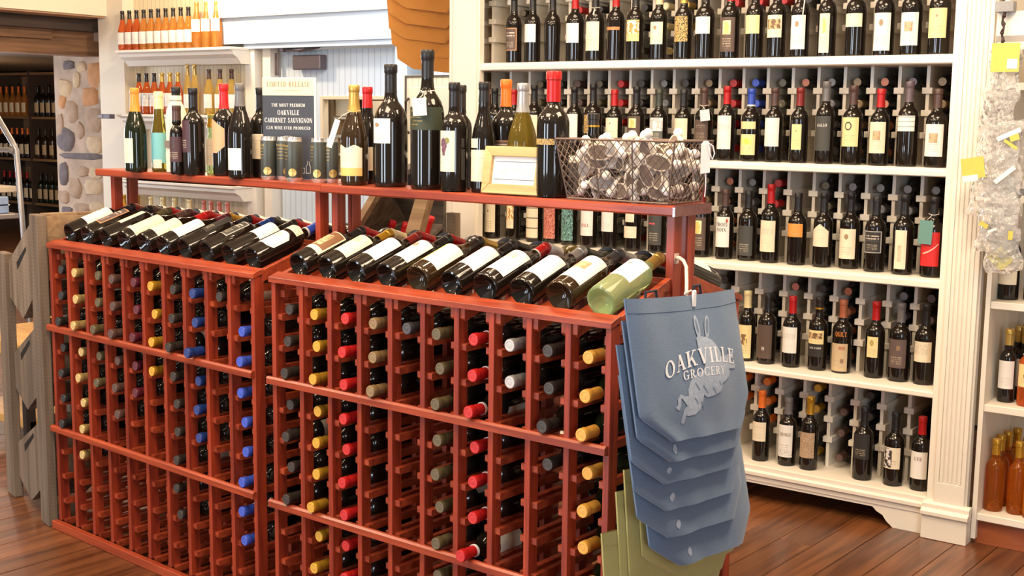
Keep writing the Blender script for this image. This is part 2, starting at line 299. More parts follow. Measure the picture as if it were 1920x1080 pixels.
# ---------------------------------------------------------------- mesh helpers
class MB:
    def __init__(s): s.v = []; s.f = []; s.uv = {}
    def box(s, x0, y0, z0, x1, y1, z1):
        n = len(s.v)
        s.v += [(x0, y0, z0), (x1, y0, z0), (x1, y1, z0), (x0, y1, z0), (x0, y0, z1), (x1, y0, z1), (x1, y1, z1), (x0, y1, z1)]
        s.f += [tuple(n + i for i in q) for q in ((0, 3, 2, 1), (4, 5, 6, 7), (0, 1, 5, 4), (1, 2, 6, 5), (2, 3, 7, 6), (3, 0, 4, 7))]
        return s
    def prism(s, pts, a0, a1, axis='x'):
        """pts: 2D polygon (CCW seen from +axis), extruded along axis"""
        n = len(s.v); k = len(pts)
        for a in (a0, a1):
            for p, q in pts:
                s.v.append({'x': (a, p, q), 'y': (p, a, q), 'z': (p, q, a)}[axis])
        s.f.append(tuple(n + i for i in reversed(range(k)))); s.f.append(tuple(n + k + i for i in range(k)))
        for i in range(k):
            j = (i + 1) % k; s.f.append((n + i, n + j, n + k + j, n + k + i))
        return s
    def lathe(s, prof, seg=24, cx=0, cy=0):
        n = len(s.v); k = len(prof)
        for r, z in prof:
            for j in range(seg):
                a = 2 * PI * j / seg; s.v.append((cx + max(r, 0.0002) * math.cos(a), cy + max(r, 0.0002) * math.sin(a), z))
        for i in range(k - 1):
            for j in range(seg):
                jj = (j + 1) % seg; s.f.append((n + i * seg + j, n + i * seg + jj, n + (i + 1) * seg + jj, n + (i + 1) * seg + j))
        s.f.append(tuple(n + j for j in reversed(range(seg)))); s.f.append(tuple(n + (k - 1) * seg + j for j in range(seg)))
        return s
    def tube(s, pts, r, seg=6):
        P = [Vector(p) for p in pts]; n0 = len(s.v); up_ = Vector((0, 0, 1))
        for i, p in enumerate(P):
            t = (P[min(i + 1, len(P) - 1)] - P[max(i - 1, 0)]).normalized()
            a = t.cross(up_)
            if a.length < 0.05: a = t.cross(Vector((0, 1, 0)))
            a.normalize(); b = t.cross(a)
            rr = r[i] if isinstance(r, (list, tuple)) else r
            for j in range(seg):
                th = 2 * PI * j / seg; s.v.append(tuple(p + (a * math.cos(th) + b * math.sin(th)) * rr))
        for i in range(len(P) - 1):
            for j in range(seg):
                jj = (j + 1) % seg; s.f.append((n0 + i * seg + j, n0 + i * seg + jj, n0 + (i + 1) * seg + jj, n0 + (i + 1) * seg + j))
        s.f.append(tuple(n0 + j for j in reversed(range(seg)))); e = n0 + (len(P) - 1) * seg
        s.f.append(tuple(e + j for j in range(seg)))
        return s
    def mesh(s, name, mat, bevel=0, smooth=None, sub=0):
        me = bpy.data.meshes.new(name); me.from_pydata(s.v, [], s.f); me.validate(); me.update()
        if bevel or True:
            bm = bmesh.new(); bm.from_mesh(me); bmesh.ops.recalc_face_normals(bm, faces=bm.faces)
            if bevel: bmesh.ops.bevel(bm, geom=bm.edges[:], offset=bevel, segments=1, affect='EDGES')
            bm.to_mesh(me); bm.free()
        if smooth is not None:
            me.shade_smooth(); me.set_sharp_from_angle(angle=R(smooth))
        me.materials.append(mat)
        return me
def put(name, me, parent=None, loc=None, rot=None, mat=None):
    o = bpy.data.objects.new(name, me); C.objects.link(o)
    if parent: o.parent = parent
    if loc is not None: o.location = loc
    if rot is not None: o.rotation_euler = rot
    return o
def build(mb, name, mat, parent=None, loc=None, rot=None, bevel=0, smooth=None):
    return put(name, mb.mesh(name, mat, bevel, smooth), parent, loc, rot)
def tag(o, label, cat, group=None):
    o['label'] = label; o['category'] = cat
    if group: o['group'] = group
    return o
def thing(name, label, cat, loc=(0, 0, 0), rz=0, group=None):
    o = bpy.data.objects.new(name, None); C.objects.link(o); o.empty_display_size = 0.05
    o.location = loc; o.rotation_euler = (0, 0, rz); return tag(o, label, cat, group)
def struct(o): o['kind'] = 'structure'; return o
def copy_tree(o, parent=None):
    c = o.copy(); C.objects.link(c); c.parent = parent
    for ch in list(o.children): copy_tree(ch, c)
    return c
MC = {}
def cached(key, fn):
    if key not in MC: MC[key] = fn()
    return MC[key]
BX = lambda x0, y0, z0, x1, y1, z1: MB().box(x0, y0, z0, x1, y1, z1)

TXT = {}
# slab-serif lettering drawn from strokes
def glyph(ch):
    T, t, s = .19, .075, .075; F = []
    def q(a, b, c, d): F.append((a, b, c, d))
    def Hb(x0, x1, y, h=s): q((x0, y), (x1, y), (x1, y + h), (x0, y + h))
    def St(x, y0=0, y1=1, w_=T): q((x, y0), (x + w_, y0), (x + w_, y1), (x, y1))
    def D(x0, y0, x1, y1, w_): q((x0, y0), (x0 + w_, y0), (x1 + w_, y1), (x1, y1))
    def A(cx, cy, rx, ry, a0, a1, side=T, top=t, n=18):
        P = []
        for i in range(n + 1):
            a = R(a0 + (a1 - a0) * i / n); c, s_ = math.cos(a), math.sin(a)
            wd = side * abs(c) ** 1.3 + top * (1 - abs(c) ** 1.3)
            P.append(((cx + rx * c, cy + ry * s_), (cx + (rx - wd) * c, cy + (ry - wd) * s_)))
        for i in range(n): q(P[i][0], P[i + 1][0], P[i + 1][1], P[i][1])
    def sf(x, top=False, w_=T, e=.075): Hb(x - e, x + w_ + e, 1 - s if top else 0)
    w = .8
    if ch == 'A': D(.10, 0, .40, 1, t); D(.60, 0, .36, 1, T); Hb(.2, .66, .32, t); sf(.10, w_=t); sf(.60); w = .88
    elif ch == 'B': St(.1); sf(.1); sf(.1, True); A(.32, .75, .32, .25, -90, 90); A(.32, .27, .38, .27, -90, 90); Hb(.25, .34, 0, t); Hb(.25, .34, 1 - t, t); Hb(.25, .34, .47, t); w = .76
    elif ch == 'C': A(.44, .5, .42, .52, 48, 312); St(.70, .66, 1, t); St(.70, .0, .28, t); w = .84
    elif ch == 'D': St(.1); sf(.1); sf(.1, True); A(.30, .5, .50, .5, -90, 90); Hb(.2, .32, 0, t); Hb(.2, .32, 1 - t, t); w = .86
    elif ch == 'E': St(.1); Hb(.03, .68, 0, t); Hb(.03, .66, 1 - t, t); Hb(.25, .52, .48, t); St(.62, 0, .26, t); St(.60, .76, 1, t); St(.47, .38, .64, t); w = .76
    elif ch == 'F': St(.1); sf(.1); Hb(.03, .66, 1 - t, t); Hb(.25, .52, .48, t); St(.60, .74, 1, t); St(.47, .38, .64, t); w = .72
    elif ch == 'G': A(.44, .5, .42, .52, 48, 300); St(.70, .68, 1, t); St(.62, .02, .44, T * .9); Hb(.50, .90, .40, t); w = .92
    elif ch == 'H': St(.1); St(.62); sf(.1); sf(.1, True); sf(.62); sf(.62, True); Hb(.2, .7, .47, t); w = .92
    elif ch == 'I': St(.12); sf(.12); sf(.12, True); w = .44
    elif ch == 'K': St(.1); sf(.1); sf(.1, True); D(.25, .36, .66, 1, t * 1.2); D(.62, 0, .34, .58, T); sf(.64); Hb(.56, .86, 1 - s); w = .92
    elif ch == 'L': St(.1); sf(.1, True); Hb(.03, .66, 0, t); St(.60, 0, .30, t); w = .72
    elif ch == 'M': St(.1, w_=t); D(.42, 0, .12, 1, T); D(.46, 0, .78, 1, t); St(.80); sf(.1, w_=t); Hb(.03, .2, 1 - s); sf(.80); Hb(.8, 1.06, 1 - s); w = 1.12
    elif ch == 'N': St(.1, w_=t); D(.62, 0, .10, 1, T); St(.74, w_=t); sf(.1, w_=t); Hb(.02, .2, 1 - s); sf(.74, True, w_=t); w = .92
    elif ch == 'O': A(.46, .5, .44, .52, 0, 360, n=28); w = .92
    elif ch == 'Q': A(.46, .5, .44, .52, 0, 360, n=28); D(.66, -.18, .42, .20, T * .8); w = .92
    elif ch == 'P': St(.1); sf(.1); sf(.1, True); A(.32, .72, .36, .28, -90, 90); Hb(.25, .34, .44, t); Hb(.25, .34, 1 - t, t); w = .74
    elif ch == 'R': St(.1); sf(.1); sf(.1, True); A(.32, .74, .34, .26, -90, 90); Hb(.25, .34, .48, t); Hb(.25, .34, 1 - t, t); D(.56, 0, .30, .5, T); Hb(.56, .84, 0); w = .84
    elif ch == 'S': A(.36, .745, .28, .265, 50, 270, T * .9); A(.36, .255, .32, .265, -130, 90, T * .9); St(.52, .70, .98, t); St(.06, .02, .30, t); w = .74
    elif ch == 'T': St(.32); sf(.32); Hb(.04, .80, 1 - t, t); St(.04, .74, 1, t); St(.73, .74, 1, t); w = .86
    elif ch == 'U': St(.1, .28, 1); St(.66, .28, 1, t); A(.42, .30, .32, .32, 180, 360); sf(.1, True); sf(.66, True, w_=t); w = .88
    elif ch == 'V': D(.36, 0, .08, 1, T); D(.44, 0, .68, 1, t); Hb(.0, .34, 1 - s); Hb(.60, .86, 1 - s); w = .86
    elif ch == 'W': D(.30, 0, .08, 1, T); D(.36, 0, .54, 1, t); D(.72, 0, .50, 1, T); D(.80, 0, .98, 1, t); Hb(.0, .34, 1 - s); Hb(.90, 1.12, 1 - s); w = 1.14
    elif ch == 'X': D(.62, 0, .08, 1, T); D(.10, 0, .66, 1, t); sf(.08, True); sf(.62); w = .88
    elif ch == 'Y': St(.34, 0, .48); sf(.34); D(.34, .42, .06, 1, T); D(.46, .44, .70, 1, t); Hb(.0, .32, 1 - s); Hb(.62, .88, 1 - s); w = .88
    elif ch == 'J': St(.3, .2, 1); sf(.3, True); A(.28, .22, .21, .22, 180, 360); w = .6
    elif ch == '&': A(.36, .76, .22, .24, 0, 360, T * .7); A(.36, .27, .34, .27, 0, 360, T * .8); D(.70, 0, .30, .62, T * .8); w = .95
    elif ch == ' ': w = .42
    return F, w
def text_verts(body, bold=0.0):
    k = body
    if k in TXT: return TXT[k]
    V_ = []; F_ = []; lines = body.split('\n'); wid = []
    for ln in lines: wid.append(sum(glyph(c)[1] + .10 for c in ln))
    for li, ln in enumerate(lines):
        x = -wid[li] / 2; y0 = -1.45 * li
        for c in ln:
            F, w = glyph(c)
            for qd in F:
                n = len(V_)
                # split long quads so that they bend over curved surfaces
                (a, b, c_, d) = qd
                V_ += [(x + p[0], y0 + p[1]) for p in qd]; F_.append((n, n + 1, n + 2, n + 3))
            x += w + .10
    xs = [p[0] for p in V_]; ys = [p[1] for p in V_]
    mx, my = (min(xs) + max(xs)) / 2, (min(ys) + max(ys)) / 2; W_, H_ = max(xs) - min(xs), max(ys) - min(ys)
    TXT[k] = ([((p[0] - mx) / W_, (p[1] - my) / H_) for p in V_], F_, W_ / H_); return TXT[k]
def text_mesh(name, body, width, height, fn, mat, bold=0.02):
    """fn maps flat (x,y) in metres to a 3-D point"""
    v, f, _ = text_verts(body, bold)
    me = bpy.data.meshes.new(name); me.from_pydata([fn(p[0] * width, p[1] * height) for p in v], [], f); me.update(); me.materials.append(mat); return me

# ---------------------------------------------------------------- bottles
def body_profile(kind, h, r):
    if kind == 'bg':
        P = [(0.0, 0.028), (r * .45, 0.018), (r * .78, 0.004), (r * .9, 0.0), (r * .985, .003), (r, .012), (r, h * .42), (r * .985, h * .47), (r * .93, h * .53), (r * .80, h * .60), (r * .62, h * .67), (r * .48, h * .73), (0.0155, h * .80), (0.0142, h * .88), (0.0138, h * .93), (0.0150, h * .935), (0.0150, h * .985), (0.011, h * .99)]
    elif kind == 'tp':
        P = [(0.0, 0.03), (r * .4, 0.02), (r * .70, 0.003), (r * .82, 0.0), (r * .89, .003), (r * .90, .010), (r, h * .52), (r * .99, h * .57), (r * .92, h * .63), (r * .75, h * .67), (r * .52, h * .70), (0.0155, h * .74), (0.0140, h * .80), (0.0138, h * .93), (0.0150, h * .935), (0.0150, h * .985), (0.011, h * .99)]
    elif kind == 'fl':
        P = [(0.0, 0.02), (r * .7, 0.003), (r * .9, 0.0), (r * .985, .003), (r, .012), (r, h * .40), (r * .96, h * .47), (r * .82, h * .57), (r * .62, h * .68), (0.0165, h * .79), (0.0145, h * .86), (0.0138, h * .93), (0.0150, h * .935), (0.0150, h * .985), (0.011, h * .99)]
    elif kind == 'mg':
        P = [(0.0, 0.045), (r * .45, 0.03), (r * .78, 0.005), (r * .9, 0.0), (r * .985, .004), (r, .014), (r, h * .50), (r * .985, h * .545), (r * .93, h * .59), (r * .80, h * .635), (r * .60, h * .675), (r * .46, h * .70), (0.0185, h * .74), (0.0165, h * .80), (0.016, h * .93), (0.0180, h * .935), (0.0180, h * .985), (0.013, h * .99)]
    else:
        P = [(0.0, 0.032), (r * .4, 0.024), (r * .70, 0.006), (r * .86, 0.0), (r * .97, .002), (r, .010), (r, h * .565), (r * .985, h * .60), (r * .93, h * .635), (r * .82, h * .665), (r * .62, h * .695), (r * .47, h * .715), (0.0158, h * .745), (0.0142, h * .79), (0.0138, h * .93), (0.0150, h * .935), (0.0150, h * .985), (0.011, h * .99)]
    return P
def body_mesh(kind, h, r, glass, seg):
    return cached(('body', kind, round(h, 3), round(r, 3), glass, seg), lambda: MB().lathe(body_profile(kind, h, r), seg).mesh('glass_body', GLASSES[glass], smooth=50))
def prof_r(P, z):
    out = P[-1][0]
    for (r0, z0), (r1, z1) in zip(P[4:], P[5:]):
        if z0 <= z <= z1 and z1 > z0: return r0 + (r1 - r0) * (z - z0) / (z1 - z0)
    return out
def cap_mesh(h, col, frac=0.785, big=1.0, seg=16, kind='bx', r=.037):
    def mk():
        q = 0.0008; B_ = body_profile(kind, h, r); P = []
        for k in range(9):
            z = h * (frac + (.928 - frac) * k / 8); P.append((max(prof_r(B_, z), .0138 * big) + q, z))
        P += [(0.0154 * big + q, h * .936), (0.0154 * big + q, h * .992), (0.0150 * big, h * .999)]
        return MB().lathe(P, seg).mesh('capsule', capmat(col), smooth=35)
    return cached(('cap', round(h, 3), col, frac, big, seg, kind, round(r, 3)), mk)
def capend_mesh(h, col, big=1.0):
    def mk():
        P = [(0.0150 * big, h * .9985), (0.0148 * big, h * 1.002), (0.0105 * big, h * 1.003), (0.0098 * big, h * 1.001), (0.0060 * big, h * 1.001), (0.0054 * big, h * 1.0025), (0.0005, h * 1.0025)]
        return MB().lathe(P, 16).mesh('capsule_end', capend(col), smooth=30)
    return cached(('cape', round(h, 3), col, big), mk)
def patch(name, r, z0, z1, a0, a1, mat, shape='rect', n=14, off=0.0006):
    v = []; f = []; uv = []
    for i in range(n + 1):
        t = i / n; a = a0 + (a1 - a0) * t; s = abs(t - .5) * 2
        lo, hi = z0, z1
        if shape == 'penta': hi = z1 - (z1 - z0) * 0.32 * s; lo = z0
        if shape == 'hexa': hi = z1 - (z1 - z0) * 0.28 * max(0, t - .45) / .55; lo = z0 + (z1 - z0) * 0.2 * max(0, t - .65) / .35
        if shape == 'shield': c = max(0, s - .62) / .38; hi = z1 - (z1 - z0) * 0.16 * c; lo = z0 + (z1 - z0) * 0.16 * c
        if shape == 'wave': hi = z1 - (z1 - z0) * 0.10 * (0.5 + 0.5 * math.cos(t * 4 * PI))
        for z in (lo, hi):
            v.append(((r + off) * math.sin(a), -(r + off) * math.cos(a), z)); uv.append((t, (z - z0) / (z1 - z0)))
    for i in range(n): f.append((2 * i, 2 * i + 2, 2 * i + 3, 2 * i + 1))
    me = bpy.data.meshes.new(name); me.from_pydata(v, [], f); me.update()
    ul = me.uv_layers.new(name='UVMap')
    for l in me.loops: ul.data[l.index].uv = uv[l.vertex_index]
    me.shade_smooth(); me.materials.append(mat); return me
def wrap_text(name, r, zc, ac, body, width, height, mat, bold=0.02):
    return text_mesh(name, body, width, height, lambda x, y: ((r + .0012) * math.sin(ac + x / r), -(r + .0012) * math.cos(ac + x / r), zc + y), mat, bold)
INK_W = plain('ink_white', (0.80, 0.78, 0.72), 0.5); INK_K = plain('ink_black', (0.02, 0.02, 0.02), 0.5); INK_R = plain('ink_red', (0.50, 0.03, 0.03), 0.5)
INK_O = plain('ink_orange', (0.75, 0.25, 0.06), 0.5); INK_G = plain('ink_gold', (0.70, 0.48, 0.16), 0.4, metal=0.3); INK_T = plain('ink_tan', (0.26, 0.19, 0.12), 0.5); INK_M = plain('ink_maroon', (0.28, 0.08, 0.08), 0.5)
def bottle(name, label, mtx, h=.285, r=.037, kind='bx', glass='dark', cap='black', labels=(), seg=20, group=None, frac=.785, end=True, cat='wine bottle', big=1.0, ring=None, endcol=None):
    """mtx: world matrix of the bottle (base centre, axis +z, label side -y)"""
    o = thing(name, label, cat, group=group); o.matrix_world = mtx
    put('glass_body', body_mesh(kind, h, r, glass, seg), o)
    if cap:
        put('capsule', cap_mesh(h, cap, frac, big, 16, kind, r), o)
        if end: put('capsule_end', capend_mesh(h, endcol or cap, big), o)
    if ring:
        put('capsule_ring', cached(('ring', round(h, 3), ring, frac), lambda: MB().lathe([(.0150, h * frac), (.0168, h * frac), (.0166, h * (frac + .022)), (.0150, h * (frac + .022))], 16).mesh('capsule_ring', capmat(ring), smooth=40)), o)
    for z0, z1, shape, colr, style, a0, a1 in labels:
        base = LABCOL[colr]; st = 'none' if style.startswith('text:') else style
        if shape == 'narrow': m_ = (a0 + a1) / 2; q_ = (a1 - a0) * .36; a0, a1 = m_ - q_, m_ + q_
        rr = r if kind != 'tp' else r
        lb = put('paper_label', patch('paper_label', rr, z0, z1, R(a0), R(a1), label_mat(base, st), shape), o)
        if style.startswith('text:'):
            tx = style[5:]; dark = sum(base) < .5; ac = R((a0 + a1) / 2); hh = z1 - z0; wd = R(a1 - a0) * rr
            if tx == 'GALLO': put('lettering', wrap_text('lettering', rr, z0 + hh * .74, ac, 'GALLO', wd * .56, .011, INK_W), lb)
            elif tx == 'HALL': put('lettering', wrap_text('lettering', rr, z0 + hh * .42, ac, 'HALL', wd * .52, .014, INK_R), lb)
            elif tx == 'LVE': put('lettering', wrap_text('lettering', rr, z0 + hh * .74, ac, 'LVE', wd * .40, .013, INK_M), lb)
            elif tx.startswith('TROIS'):
                put('lettering', wrap_text('lettering', rr, z0 + hh * .66, ac, tx, wd * .72, .036, INK_K, 0.0), lb)
                put('red_seal', patch('red_seal', rr, z0 + hh * .82, z0 + hh * .93, ac + R(30), ac + R(42), plain('seal_red', (.5, .05, .02), .5), n=3, off=.0013), lb)
            elif tx == 'H': put('lettering', wrap_text('lettering', rr, z0 + hh * .30, ac, 'H', .010, .013, INK_W), lb)
            elif tx == 'LION TAMER': put('lettering', wrap_text('lettering', rr, z0 + hh * .72, ac + R(4), tx, wd * .68, .007, INK_W), lb)
    return o
def standing(frame, u, v, z, spin=0.0):
    return Matrix.Translation(G(frame, u, v, z)) @ Matrix.Rotation(yw(frame) + spin, 4, 'Z')

def joined_bottles(name, label, cat, items, h=.285, r=.0365):
    """many half-hidden bottles as one countless object; items: (matrix, capsule colour)"""
    mb = MB(); idx = []; mats = [GL_DARK]; key = {}
    for mtx, cc in items:
        if cc not in key: key[cc] = len(mats); mats += [capmat(cc), capend(cc)]
        for prof, mi in ((body_profile('bx', h, r), 0), ([(.0158, h * .79), (.0152, h * .93), (.0166, h * .936), (.0166, h * .992), (.0150, h * .999)], key[cc]), ([(.0150, h * .9985), (.0105, h * 1.003), (.0098, h * 1.001), (.0005, h * 1.0015)], key[cc] + 1)):
            t_ = MB().lathe(prof, 12); n = len(mb.v); mb.v += [tuple(mtx @ Vector(v)) for v in t_.v]; mb.f += [tuple(i + n for i in f) for f in t_.f]; idx += [mi] * len(t_.f)
    me = bpy.data.meshes.new(name); me.from_pydata(mb.v, [], mb.f); me.update()
    for m in mats: me.materials.append(m)
    me.polygons.foreach_set('material_index', idx); me.shade_smooth(); me.set_sharp_from_angle(angle=R(45))
    o = put(name, me); tag(o, label, cat); o['kind'] = 'stuff'; return o

ORD = ['first', 'second', 'third', 'fourth', 'fifth', 'sixth', 'seventh', 'eighth', 'ninth', 'tenth', 'eleventh', 'twelfth', 'thirteenth', 'fourteenth', 'fifteenth', 'sixteenth', 'seventeenth', 'eighteenth', 'nineteenth', 'twentieth']

